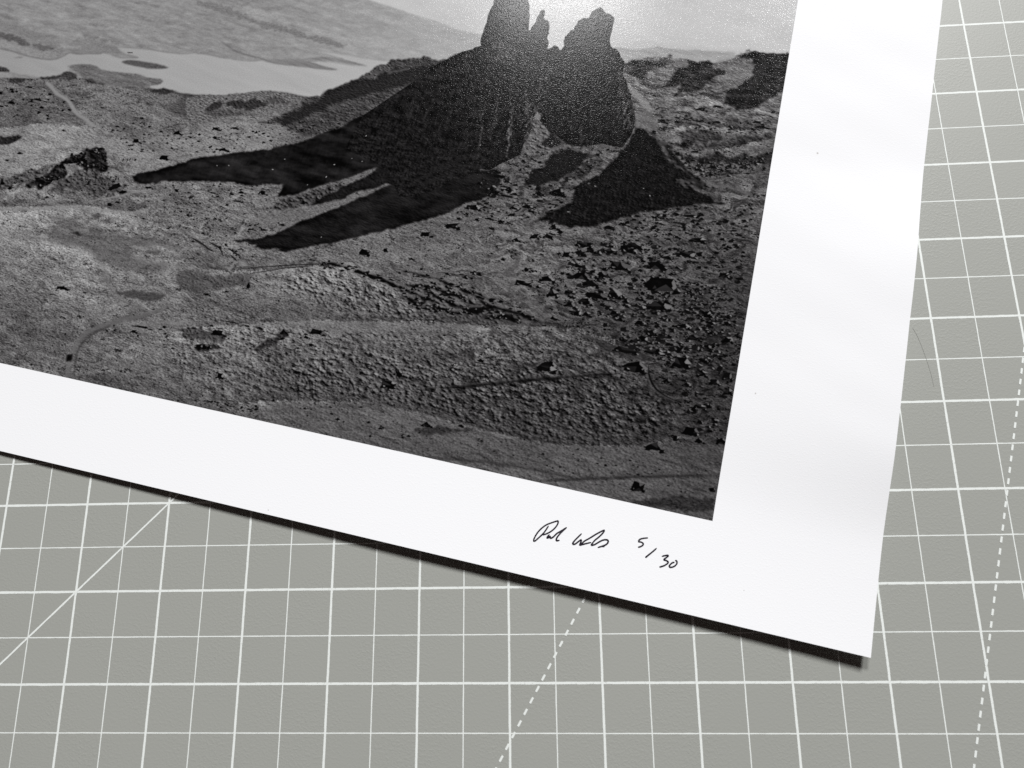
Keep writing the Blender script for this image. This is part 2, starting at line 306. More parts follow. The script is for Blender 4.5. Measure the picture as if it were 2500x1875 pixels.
 'ridge': [(170.4,135.7),(171.6,134.0),(176.6,131.7),(177.5,130.2),(178.9,129.2),(181.4,127.6),(183.0,126.2),(184.7,125.2),(187.0,123.7),(188.5,121.9),(190.1,120.5),(191.8,118.3),(193.7,116.5),(195.1,115.7),(196.9,113.8),(198.7,113.1),(200.8,113.2),(203.0,112.7),(207.4,110.7),(210.6,111.4),(215.3,110.6),(219.2,107.6),(223.7,104.7),(226.6,103.1),(236.1,101.6),(248.6,114.2),(249.4,131.9),(227.6,146.5),(213.7,142.1),(176.2,148.1),(167.6,146.1),(165.9,145.0),(157.7,146.5),(160.0,145.3),(167.2,140.4),(171.2,137.1)],
 'ridge_dark': [(164.8,143.7),(168.7,140.1),(174.0,135.4),(177.5,132.6),(177.5,130.2),(181.5,127.8),(184.8,125.4),(187.4,123.8),(190.6,122.4),(193.1,122.7),(194.7,120.2),(197.6,118.6),(201.1,117.0),(203.8,115.6),(209.6,113.8),(216.4,114.8),(207.9,120.1),(202.3,123.7),(196.6,127.3),(190.7,129.8),(184.8,132.4),(179.4,136.6),(175.3,139.6),(171.3,142.9),(167.5,145.7),(165.3,145.1)],
 'ridge_lit1': [(190.2,121.0),(193.7,116.7),(196.9,116.1),(198.1,118.1),(194.7,120.2),(193.6,122.3),(191.4,122.7)],
 'ridge_lit2': [(196.9,118.7),(200.6,117.5),(203.9,116.1),(204.1,116.7),(199.3,118.8),(196.7,120.2)],
 'ridge_path': [(157.7,146.5),(161.6,146.3),(165.6,146.1),(167.9,145.9)],
 'scree_lit': [(158.1,154.0),(160.1,151.8),(163.8,151.1),(165.8,151.1),(163.8,152.9),(160.6,155.6),(158.8,156.3)],
 'shadow1': [(122.2,174.6),(121.5,173.7),(124.0,172.1),(128.5,170.5),(131.3,168.8),(137.0,165.7),(142.7,162.5),(148.7,160.5),(152.3,159.1),(157.8,157.5),(164.8,155.5),(169.6,152.8),(174.1,151.1),(176.8,149.1),(182.4,145.7),(187.7,141.5),(191.6,137.9),(195.7,134.6),(199.5,130.7),(205.0,126.7),(213.3,120.8),(221.7,115.6),(232.1,118.1),(242.3,134.2),(241.6,144.8),(226.2,158.7),(209.0,159.3),(203.0,155.0),(200.6,156.4),(196.1,159.0),(192.1,161.9),(189.2,163.1),(185.1,165.6),(181.0,168.1),(178.2,169.9),(173.0,171.9),(173.7,169.9),(174.3,167.7),(173.7,166.8),(170.3,167.4),(166.3,168.4),(163.4,169.6),(160.2,169.7),(156.8,169.5),(148.8,170.7),(142.5,171.7),(136.2,173.1),(133.0,173.6),(130.1,175.0),(126.1,176.1),(122.7,175.9)],
 'shadow2': [(181.9,173.4),(184.2,172.3),(187.9,169.5),(191.4,166.3),(194.2,163.8),(198.2,160.7),(201.0,158.1),(203.0,155.2),(220.5,148.8),(229.2,158.1),(214.2,161.0),(208.4,160.1),(205.8,161.6),(202.5,163.3),(198.0,165.9),(194.0,168.4),(189.8,170.5),(185.6,172.5)],
 'rough_dark': [(173.1,176.2),(174.1,172.2),(178.4,170.3),(184.0,167.5),(189.8,165.1),(192.2,162.5),(194.2,163.8),(191.5,166.4),(188.1,170.2),(184.0,172.7),(179.8,174.9)],
 'shadow3': [(163.3,189.6),(166.3,188.3),(169.0,187.7),(172.3,186.8),(175.0,185.2),(180.3,181.5),(184.1,178.4),(188.1,175.6),(193.4,171.9),(198.6,168.0),(203.0,165.1),(208.4,160.5),(224.9,153.5),(242.4,148.1),(244.6,152.4),(243.2,156.8),(239.1,160.3),(234.8,161.8),(231.1,165.5),(225.8,169.2),(218.9,172.6),(212.1,176.2),(206.8,178.6),(203.7,180.2),(198.2,183.0),(192.9,186.2),(196.3,184.0),(192.5,185.1),(186.9,187.5),(182.8,189.7),(177.6,190.5),(180.1,189.2),(176.5,190.1),(173.4,190.4),(170.8,190.4),(171.9,189.7),(168.3,189.6),(165.8,189.7)],
 'streak2': [(176.8,175.6),(182.7,173.6),(188.3,171.0),(194.0,168.4),(199.5,165.4),(202.5,163.4),(205.8,161.6),(208.3,160.2),(203.1,165.4),(198.6,167.8),(193.3,171.7),(189.4,174.5),(184.1,178.4),(180.2,181.4),(172.7,183.0),(166.2,183.3),(168.3,179.5)],
 'massif': [(225.1,80.1),(226.2,84.2),(226.4,86.1),(225.9,88.0),(225.6,89.6),(225.4,90.7),(225.6,92.4),(225.8,94.2),(225.6,95.7),(225.5,97.3),(225.3,99.2),(225.4,101.0),(225.9,102.7),(225.9,103.2),(225.1,103.7),(224.0,104.2),(223.5,105.0),(222.8,105.3),(221.2,106.1),(218.9,107.7),(215.7,110.5),(211.4,114.2),(207.6,120.1),(200.6,128.0),(193.1,136.7),(190.4,150.0),(204.6,154.4),(208.7,157.7),(212.9,163.8),(216.7,163.7),(224.8,158.7),(231.6,153.3),(237.1,150.2),(236.8,149.2),(239.9,148.9),(243.5,145.6),(248.8,141.4),(248.8,137.6),(250.3,131.7),(249.7,127.6),(250.6,124.6),(252.0,127.9),(255.9,131.4),(259.3,132.9),(264.2,135.4),(269.5,134.3),(274.1,132.6),(277.8,132.9),(280.8,132.6),(282.4,128.5),(283.0,125.0),(282.8,121.5),(281.9,118.8),(279.9,113.5),(276.9,107.6),(275.6,105.6),(275.4,101.6),(275.0,100.5),(273.7,99.3),(272.9,97.6),(271.7,96.5),(270.3,96.2),(269.4,95.3),(268.9,93.6),(268.7,91.5),(269.0,90.0),(268.9,88.2),(268.8,86.4),(268.8,85.2),(268.5,84.3),(267.8,83.7),(266.7,83.0),(265.7,83.1),(264.8,82.5),(264.0,81.6),(263.1,80.9),(262.5,81.1),(261.7,82.2),(260.7,83.1),(260.5,84.2),(260.3,85.4),(259.6,86.0),(258.1,86.3),(257.5,86.9),(256.6,87.6),(256.6,88.8),(255.9,89.7),(255.9,91.3),(255.0,91.7),(254.2,93.5),(253.5,94.5),(253.7,95.4),(253.5,96.4),(253.9,97.7),(253.9,98.8),(253.4,100.2),(252.8,100.3),(252.4,99.5),(251.5,98.8),(250.7,98.7),(250.1,99.6),(249.6,100.1),(248.7,100.4),(248.7,98.6),(248.7,97.7),(247.9,96.7),(247.7,95.2),(248.0,94.2),(247.7,93.7),(247.6,92.2),(247.4,90.7),(247.0,90.5),(246.8,89.6),(246.3,89.2),(245.6,89.4),(244.8,88.6),(244.9,88.0),(245.1,87.2),(244.9,86.1),(244.4,85.4),(243.7,85.5),(243.1,86.0),(243.1,87.2),(242.6,88.0),(242.5,89.1),(242.4,90.7),(241.9,91.7),(241.5,92.8),(241.3,93.8),(240.7,94.5),(240.4,92.2),(240.1,90.2),(239.9,88.7),(239.2,86.6),(238.8,84.3),(237.9,82.2),(236.9,78.1)],
 'ml1': [(229.2,101.3),(234.1,100.1),(237.2,102.2),(239.0,107.1),(236.1,108.3),(232.4,106.8)],
 'ml2': [(247.1,105.6),(248.8,104.6),(250.9,111.6),(250.9,118.8),(250.0,121.8),(248.2,113.5)],
 'ml3': [(241.2,123.5),(242.4,123.2),(243.7,131.6),(244.3,138.5),(244.5,143.3),(243.8,143.1),(243.0,135.9),(242.1,129.0)],
 'ml4': [(234.3,114.6),(235.5,114.3),(237.2,124.2),(237.6,129.8),(237.2,129.9),(235.7,121.6)],
 'ml5': [(243.6,118.7),(245.6,116.2),(247.6,122.3),(247.6,128.0),(246.7,132.4),(244.9,125.7)],
 'ml6': [(224.3,149.2),(230.7,144.5),(231.6,145.7),(226.0,151.0),(218.6,156.8),(215.4,159.2),(215.2,158.2),(219.8,153.9)],
 'ml7': [(224.1,153.4),(232.7,147.6),(233.5,148.5),(224.0,155.8),(217.3,161.2),(217.0,160.2)],
 'ml8': [(231.1,125.3),(232.0,124.1),(234.1,134.8),(235.8,147.0),(235.2,147.1),(233.1,134.9)],
 'tower_face': [(273.7,101.8),(276.5,108.5),(278.6,111.1),(280.6,115.0),(281.9,118.3),(282.9,122.3),(282.5,125.2),(280.8,126.2),(278.0,122.5),(276.1,117.6),(275.4,112.4)],
 'cliff_lit1': [(242.1,129.0),(243.4,128.8),(243.7,133.0),(243.7,137.2),(244.1,142.7),(243.5,144.2),(243.1,137.3)],
 'cliff_lit2': [(246.1,122.6),(250.0,121.8),(250.6,124.6),(249.7,127.6),(250.0,133.2),(249.4,137.5),(248.0,135.0),(247.6,129.4)],
 'cliff_lit3': [(232.0,123.7),(232.7,124.0),(233.3,130.6),(232.9,130.7)],
 'gap_scree': [(250.2,127.5),(249.8,129.2),(250.3,131.9),(251.3,134.5),(250.4,135.8),(248.9,139.2),(248.9,141.9),(248.0,143.1),(250.4,142.7),(253.1,141.1),(257.7,139.6),(258.7,138.4),(261.5,136.8),(265.3,136.1),(263.6,135.3),(261.0,134.5),(258.7,132.8),(256.4,132.2),(253.7,129.9),(251.5,128.2)],
 'gap_top': [(250.1,125.6),(250.8,124.9),(251.7,125.5),(252.2,128.0),(251.0,127.5)],
 'gap_rock': [(256.1,133.6),(256.7,131.8),(258.0,132.1),(258.4,133.2),(259.9,133.6),(260.7,134.8),(259.2,136.2),(256.6,137.0),(254.1,137.1),(254.9,135.2)],
 'shade_patch': [(252.4,151.5),(252.8,148.1),(254.7,145.3),(257.9,141.9),(258.8,139.0),(261.5,137.0),(264.4,136.2),(267.3,136.6),(269.9,137.6),(269.7,139.7),(268.6,141.6),(266.1,144.1),(265.0,146.1),(262.4,148.3),(258.8,150.3),(256.2,152.2),(253.5,152.3)],
 'shade_patch2': [(268.0,141.7),(271.2,139.4),(274.8,139.1),(274.7,141.5),(272.0,143.0),(270.1,145.8),(266.8,147.4),(264.4,146.2)],
 'cone': [(282.9,127.2),(282.9,125.8),(283.9,124.7),(285.7,124.3),(287.1,125.4),(288.8,126.5),(291.5,127.7),(294.6,129.9),(297.6,132.0),(299.8,134.3),(302.6,136.5),(306.7,139.8),(310.1,142.9),(307.7,142.3),(303.4,141.4),(306.2,143.9),(310.5,145.1),(314.1,146.1),(315.9,146.8),(314.3,147.4),(310.3,147.8),(304.8,149.5),(297.6,151.8),(290.6,154.1),(286.6,156.5),(281.3,159.9),(277.5,161.4),(273.1,163.1),(268.8,164.1),(267.2,164.0),(265.0,163.1),(261.8,163.7),(263.0,162.5),(258.7,163.7),(260.7,161.6),(263.1,158.8),(266.3,156.6),(269.0,155.0),(268.3,152.5),(268.8,150.0),(271.2,146.9),(275.2,144.1),(277.0,141.0),(278.6,138.0),(280.1,135.0),(281.4,132.3),(282.5,130.1)],
 'cone_lit': [(287.4,125.7),(289.9,125.9),(293.6,128.0),(297.0,130.4),(301.0,132.4),(299.4,133.4),(297.2,131.4),(294.0,130.3),(297.9,133.6),(302.9,136.8),(306.8,138.8),(308.8,140.1),(306.4,140.2),(301.9,138.0),(297.4,135.8),(293.4,133.5),(293.6,131.4),(290.9,128.1)],
 'cone_base': [(299.0,141.5),(301.1,140.1),(305.1,139.1),(307.0,140.1),(309.5,140.9),(311.4,141.9),(306.9,142.8),(301.1,143.2)],
 'rhill': [(274.4,102.9),(275.7,101.3),(277.6,99.8),(282.3,98.2),(285.8,96.9),(288.6,96.6),(289.3,95.7),(290.0,95.6),(290.7,96.8),(295.0,96.2),(297.6,96.6),(299.5,97.2),(300.0,96.3),(301.8,95.9),(302.3,95.4),(302.9,95.5),(303.4,96.3),(304.3,96.3),(307.1,95.0),(309.7,93.9),(310.5,92.6),(312.6,91.1),(313.8,90.6),(313.9,89.5),(314.7,89.5),(315.4,88.7),(315.5,90.2),(319.1,89.9),(325.1,89.3),(342.6,87.1),(346.1,115.8),(279.2,127.7)],
 'rh_dark1': [(275.5,101.8),(278.0,99.9),(282.9,99.4),(285.5,99.6),(289.1,99.3),(290.7,97.6),(290.9,98.7),(288.4,100.2),(285.2,101.5),(282.6,102.7),(283.9,104.7),(282.0,106.4),(279.3,106.6),(276.1,105.0)],
 'rh_dark2': [(288.9,108.4),(291.0,106.3),(292.3,103.1),(293.6,100.0),(296.6,99.5),(298.3,98.8),(300.1,96.3),(302.7,95.5),(304.1,96.7),(304.3,98.1),(308.6,98.1),(308.5,99.6),(305.4,100.8),(303.5,104.0),(302.6,106.3),(301.0,107.3),(298.7,108.4),(296.4,109.2),(293.1,111.2),(294.6,109.2),(295.3,106.2),(293.0,107.3)],
 'rh_dark3': [(309.9,111.1),(310.5,108.5),(309.6,106.5),(313.2,104.1),(316.3,100.8),(317.8,98.7),(317.5,94.8),(316.3,92.9),(310.7,92.3),(313.6,90.8),(315.9,90.0),(322.4,89.3),(328.4,88.7),(330.1,101.7),(327.4,103.5),(324.8,106.1),(322.3,109.0),(320.1,110.7),(316.8,112.0),(313.6,112.6),(315.1,110.5),(311.9,111.4)],
 'rh_dark4': [(295.1,96.1),(297.2,96.1),(298.9,96.9),(298.4,99.2),(296.6,99.5),(296.3,97.7)],
 'rh_lit1': [(277.1,108.4),(278.1,108.6),(279.9,109.7),(283.5,112.6),(287.2,115.9),(288.4,117.8),(286.7,118.1),(284.1,116.1),(280.5,113.2),(278.5,110.7)],
 'rh_lit2': [(282.1,120.0),(284.3,116.8),(288.4,117.8),(290.5,120.9),(290.0,124.8),(288.4,125.8),(285.6,124.2),(283.2,122.6)],
 'rh_lit3': [(290.3,98.8),(293.0,96.5),(295.5,96.8),(296.5,98.8),(293.5,99.7),(291.0,99.4)],
 'rh_lit4': [(304.1,96.7),(308.0,94.2),(311.0,93.7),(316.5,93.9),(317.6,97.3),(317.3,99.9),(313.8,102.3),(309.8,105.8),(308.9,100.2),(305.5,97.9)],
 'rh_hump': [(297.2,125.9),(298.3,123.6),(300.1,122.1),(302.9,122.4),(305.8,121.9),(307.9,122.2),(311.2,123.7),(307.0,125.8),(304.2,126.7),(299.7,126.8)],
 'rh_hump2': [(293.7,128.3),(296.6,127.9),(300.1,127.4),(302.9,127.9),(303.2,129.6),(298.9,130.6),(296.4,130.2),(294.5,129.8)],
 'rh_band1': [(303.4,127.5),(310.0,125.6),(314.1,123.9),(317.0,121.7),(321.1,121.3),(325.1,120.2),(327.3,119.2),(327.5,121.2),(323.1,123.0),(315.8,125.3),(307.3,127.5),(303.9,128.4)],
 'rh_band2': [(307.2,130.6),(312.0,129.3),(315.1,129.8),(319.1,127.7),(323.6,126.3),(328.1,125.1),(328.7,129.4),(325.4,130.7),(319.7,131.7),(315.4,131.8),(310.9,131.6)],
 'rh_wall': [(299.0,131.1),(305.0,131.3),(310.8,130.9),(313.9,132.1),(311.1,132.6),(305.2,132.6),(300.9,132.1)],
 'path_right': [(306.5,139.0),(311.5,140.8),(316.1,140.6),(320.3,141.6),(324.5,142.8),(327.4,143.6)],
 'mound': [(156.2,215.1),(174.8,213.8),(205.6,213.0),(216.6,208.9),(228.4,207.7),(245.5,204.7),(262.2,200.6),(276.1,197.7),(284.8,198.1),(292.0,199.9),(302.0,202.0),(303.8,208.7),(309.0,213.4),(314.9,216.1),(314.0,220.3),(304.5,227.4),(283.4,232.0),(269.5,232.8),(258.1,232.4),(243.7,232.0),(234.9,231.9),(225.9,231.2),(194.9,237.3),(178.4,242.6),(171.1,239.4),(157.4,236.2)],
 'mound_dark': [(191.2,225.9),(212.9,217.1),(230.3,214.6),(247.8,214.0),(270.3,211.0),(292.6,208.7),(304.2,210.9),(312.8,216.0),(306.8,225.2),(283.2,231.5),(263.8,232.3),(243.5,231.5),(225.7,230.6),(197.5,236.1)],
 'mound2': [(181.7,202.1),(188.5,195.6),(198.8,192.5),(211.6,193.5),(225.1,195.2),(240.1,197.8),(243.8,200.8),(227.5,204.1),(212.2,206.7),(202.7,205.5),(189.5,203.1)],
 'gully_zone': [(213.1,192.3),(221.4,193.5),(225.4,192.3),(233.1,191.4),(238.9,191.8),(245.2,193.1),(251.5,194.3),(259.2,195.5),(267.7,197.1),(262.6,197.6),(257.1,199.0),(248.7,201.1),(243.9,199.6),(239.3,199.3),(234.8,199.3),(230.4,199.9),(223.6,196.9),(219.3,194.6)],
 'gully_floor': [(241.9,198.8),(244.8,197.5),(250.7,196.9),(255.0,196.7),(256.8,198.1),(251.5,200.5),(245.8,201.4),(242.7,200.8)],
 'gl1': [(205.8,191.8),(209.4,192.2),(213.8,192.6),(217.1,193.4),(220.4,194.2),(223.5,194.2)],
 'gl2': [(220.8,188.8),(225.1,188.9),(229.2,189.3),(232.5,189.3),(235.5,190.0),(238.7,190.8)],
 'gl3': [(223.8,193.3),(227.9,192.3),(231.5,192.2),(234.8,192.3)],
 'gl4': [(223.6,196.9),(226.3,197.9),(229.0,198.9),(231.9,199.9)],
 'gl5': [(224.0,195.2),(227.5,195.7),(230.2,196.5),(232.4,195.7)],
 'gl6': [(232.4,195.7),(235.3,195.4),(238.6,196.3),(241.8,197.2),(244.8,197.4),(249.0,196.3),(251.9,194.8)],
 'gl7': [(240.6,188.9),(240.9,191.1),(243.5,191.8),(246.7,193.1),(250.1,194.6),(253.1,194.9),(257.6,195.2),(262.1,195.5),(265.2,196.1),(267.9,197.0)],
 'gl8': [(243.2,190.6),(248.0,191.9),(251.6,193.3),(254.5,194.3)],
 'gl9': [(232.0,187.0),(235.5,186.8),(239.2,186.8),(242.1,186.4),(246.0,185.0)],
 'gl10': [(233.0,198.1),(235.0,198.9),(237.4,198.7)],
 'gl11': [(238.3,199.0),(240.2,199.2),(242.1,198.5)],
 'gl12': [(251.2,197.8),(253.8,197.8),(256.5,196.7),(259.0,197.4),(261.1,197.4)],
 'gl13': [(234.6,192.7),(237.8,193.3),(240.2,193.4),(243.5,194.4)],
 'gl14': [(194.5,191.7),(197.7,190.9),(199.4,191.1),(203.5,191.2)],
 'gl15': [(205.8,191.6),(208.4,192.0),(210.7,192.2)],
 'gw1': [(149.3,191.3),(153.8,192.8),(156.2,194.0),(158.4,194.7)],
 'gw2': [(155.7,191.7),(159.7,193.0),(161.9,195.5)],
 'gw3': [(162.5,192.4),(165.1,193.5),(167.6,194.4)],
 'gw4': [(164.2,194.7),(166.9,196.1)],
 'gw5': [(166.4,198.5),(171.1,197.9),(178.4,195.8),(188.6,193.1),(196.0,191.3)],
 'gw6': [(172.5,199.4),(177.4,197.7),(183.0,195.5),(191.7,193.0)],
 'pale1': [(167.3,196.4),(169.0,195.7),(171.3,196.6),(169.4,197.6)],
 'pale2': [(162.4,199.0),(166.1,198.6),(165.1,199.5),(163.3,199.7)],
 'pale3': [(151.2,202.1),(153.5,201.3),(154.0,201.9),(151.9,202.5)],
 'dark_dell': [(148.4,206.3),(151.0,202.5),(157.5,202.5),(163.9,202.5),(172.5,199.4),(173.6,203.8),(168.1,205.5),(161.6,208.8),(153.5,209.8)],
 'pool_dark': [(130.5,214.5),(136.4,212.6),(142.7,212.0),(147.3,212.4),(146.1,214.2),(140.1,215.8),(134.8,215.6)],
 'road_shade': [(124.8,231.8),(126.2,228.9),(130.7,225.4),(137.2,221.8),(144.0,219.2),(148.6,217.6),(144.3,220.1),(138.8,222.8),(132.3,226.1),(128.3,229.1),(126.2,232.1),(124.6,236.2)],
 'road': [(126.1,244.7),(124.7,241.9),(124.7,238.7),(124.4,235.7),(125.0,232.4),(126.5,229.5),(130.5,226.4),(135.8,223.4),(141.3,220.7),(146.8,217.9),(149.1,215.5)],
 'road2': [(127.9,244.3),(126.8,240.8),(125.8,236.6),(126.1,233.4),(128.5,229.7),(133.4,225.5)],
 'road_gap': [(122.8,237.9),(124.5,237.2),(125.2,239.6),(123.5,239.9)],
 'sl_a': [(154.8,222.3),(160.7,221.1),(166.8,220.5),(173.1,220.4),(170.8,222.8),(164.9,224.0),(158.8,224.7)],
 'sl_b': [(181.7,223.6),(183.8,220.7),(187.7,217.4),(189.9,215.4),(191.0,216.1),(189.8,217.9),(187.5,220.5),(184.1,223.4)],
 'sl_c': [(162.6,226.4),(168.3,224.9),(170.6,225.9),(164.9,227.8)],
 'crest_lite': [(133.2,224.9),(150.8,220.3),(174.9,216.3),(197.9,210.2),(221.2,206.1),(227.8,205.3),(249.9,201.1),(272.4,197.3),(272.7,198.5),(250.2,202.5),(228.2,207.1),(205.0,213.2),(187.0,215.0),(157.5,221.1),(140.1,226.0)],
 'track': [(236.5,224.9),(239.8,223.7),(249.5,220.8),(257.6,218.2),(265.6,215.6),(276.4,212.4),(284.9,209.8),(294.0,207.3)],
 'curve': [(302.2,203.7),(303.2,207.0),(305.7,210.3),(309.3,212.1),(313.9,213.0)],
 'stone_band': [(276.0,197.0),(281.7,197.1),(287.6,197.8),(291.8,198.8)],
 'smooth_band': [(277.3,197.8),(284.8,198.1),(291.9,199.3),(296.6,200.1),(302.9,200.9),(302.6,202.1),(296.0,203.2),(290.0,201.5),(282.1,198.9)],
 'strip_low': [(184.8,243.6),(200.7,236.6),(226.1,231.7),(235.1,232.5),(243.8,232.6),(258.3,233.2),(270.8,233.4),(283.5,232.6),(306.2,228.1),(332.9,221.3),(337.6,252.9),(192.0,264.2)],
 'sl1': [(256.0,246.5),(262.2,244.6),(267.9,245.0),(272.5,245.6),(266.1,246.8)],
 'sl2': [(277.8,244.5),(293.3,240.4),(308.8,236.4),(326.7,232.0)],
 'sl3': [(297.2,246.2),(307.4,243.3),(317.4,240.0),(327.3,239.4),(327.7,242.0),(310.4,245.3)],
 'sl4': [(236.5,237.7),(244.5,235.1),(257.2,233.2),(250.4,235.8),(242.3,237.9)],
 'sl5': [(238.7,245.8),(255.2,243.3),(271.6,241.9),(288.1,241.6)],
 'lt1': [(83.0,200.7),(87.5,203.3),(94.1,202.5),(99.0,201.8),(102.8,202.1),(107.6,202.0),(114.3,201.8),(118.4,203.9),(122.0,206.2)],
 'lt2': [(129.9,200.6),(132.9,198.0),(138.9,196.2),(145.6,196.4),(151.0,198.0)],
 'lt3': [(130.8,201.4),(134.4,202.2),(141.0,202.2),(149.2,202.0)],
 'lt4': [(123.5,206.7),(128.0,213.0),(134.1,217.0),(142.2,217.9)],
 'light_slope': [(247.7,181.7),(254.5,177.1),(262.8,176.7),(259.3,182.5),(259.3,187.6),(267.1,191.0),(270.1,194.1),(266.9,195.4),(257.5,190.5),(251.3,186.7)],
 'c1': [(152.4,222.5),(169.9,217.9),(187.0,212.8),(221.9,205.8),(227.5,204.4),(250.6,201.2),(267.4,197.8),(276.0,197.0),(284.6,197.2),(291.8,199.0),(302.5,201.9)],
 'c2': [(178.3,242.4),(194.9,237.3),(217.5,233.0),(235.0,232.1),(243.8,232.5),(258.3,233.0),(270.8,233.2),(283.4,232.3),(304.6,227.9),(316.9,221.4)],
 'c3': [(70.2,195.4),(79.8,193.3),(89.6,191.6),(99.0,189.2),(107.1,187.8),(115.3,186.9),(122.0,186.8),(126.8,186.1),(129.8,184.1),(135.5,182.1)],
 'c4': [(58.0,167.6),(67.7,164.9),(72.6,163.8),(75.6,162.3),(80.4,160.8),(87.3,160.1),(97.4,158.8),(103.5,158.2)],
 'c7': [(130.9,154.0),(139.6,149.5),(144.2,147.9),(148.5,145.6),(156.2,142.0),(165.1,139.3),(170.4,135.7)],
 'c8': [(303.4,128.9),(310.4,128.0),(315.9,125.8),(321.4,123.3),(328.3,120.4)],
 'c9': [(291.2,124.6),(297.3,121.7),(303.1,120.3),(312.0,119.5),(317.8,119.1),(327.9,117.7)],
 'c12': [(233.2,246.5),(255.2,243.3),(271.6,241.9),(288.1,241.6),(308.8,236.4),(327.1,231.6)],
 'c13': [(87.7,203.6),(94.1,202.5),(99.0,201.8),(102.8,202.1),(107.6,202.0),(114.3,201.8),(118.4,203.9),(122.0,206.2)],
 'c14': [(127.6,201.7),(130.1,199.5),(132.8,197.8),(138.9,196.2),(145.6,196.4),(151.0,198.0)],
 'c15': [(149.0,206.2),(151.0,202.5),(172.2,198.3),(186.8,194.3),(199.0,191.0),(209.9,187.4)],
 'c16': [(291.5,112.6),(296.8,109.8),(301.2,108.7),(307.4,109.7),(312.2,111.7),(319.6,111.2),(326.5,107.9)],
 'c17': [(106.7,160.3),(115.7,160.8),(127.2,164.0),(134.7,165.8),(140.8,163.9)],
}
TONES = [(90.1,201.2,112),(64.4,206.3,112),(106.6,208.1,110),(117.2,209.3,114),(149.9,199.4,98),(97.9,219.8,98),(101.7,228.9,84),(85.9,238.6,84),(116.4,232.2,78),(109.8,240.0,88),(135.9,232.0,92),(152.9,225.9,96),(167.4,212.7,88),(181.1,196.4,98),(185.1,209.1,88),(169.2,218.1,94),(173.2,229.7,80),(197.2,227.7,72),(139.1,240.1,76),(213.9,222.9,68),(200.7,239.0,76),(223.1,234.2,78),(225.5,242.4,68),(209.9,187.4,92),(165.6,243.6,70),(198.5,212.0,88),(234.0,182.5,84),(250.6,176.0,88),(259.5,188.8,78),(246.3,207.6,72),(281.5,209.8,58),(249.9,222.5,62),(305.2,216.5,54),(273.1,223.3,56),(248.4,239.1,74),(282.0,238.5,68),(308.3,233.8,64),(320.2,241.0,48),(302.3,168.8,64),(318.8,165.7,56),(279.8,173.3,70),(310.9,185.8,54),(322.6,189.5,48),(289.3,161.8,74),(311.8,157.5,66),(260.7,167.4,88),(243.0,169.6,86),(284.4,196.0,62),(319.1,202.0,46),(322.3,221.3,46),(332.3,181.7,50),(337.2,215.5,44),(235.0,162.2,74),(228.6,173.4,86),(249.3,143.8,72),(252.7,158.7,72),(249.0,169.4,84),(306.0,121.4,86),(293.1,116.8,98),(317.0,116.0,82),(313.3,130.3,62),(320.5,139.2,72),(315.7,145.3,76),(299.5,152.9,70),(295.5,163.4,68),(282.0,106.7,75),(297.6,107.4,78),(333.8,109.7,75),(272.9,139.3,70),(80.9,170.7,116),(88.6,163.4,124),(56.1,171.7,118),(118.8,150.4,92),(103.8,147.9,96),(85.2,155.1,88),(135.2,157.6,108),(152.5,148.5,110),(136.4,180.0,92),(156.6,180.8,96),(175.0,177.2,92),(111.1,184.9,98),(88.6,189.3,108),(88.6,197.6,118),(103.9,201.5,114),(135.2,195.2,104),(155.8,197.8,92),(126.3,207.1,98),(130.3,143.8,80),(76.2,150.7,84),(73.0,160.4,80),(156.2,139.1,90),(190.8,142.8,60),(177.0,141.1,72),(194.3,132.1,62),(43.2,159.1,85),(65.7,209.1,115)]
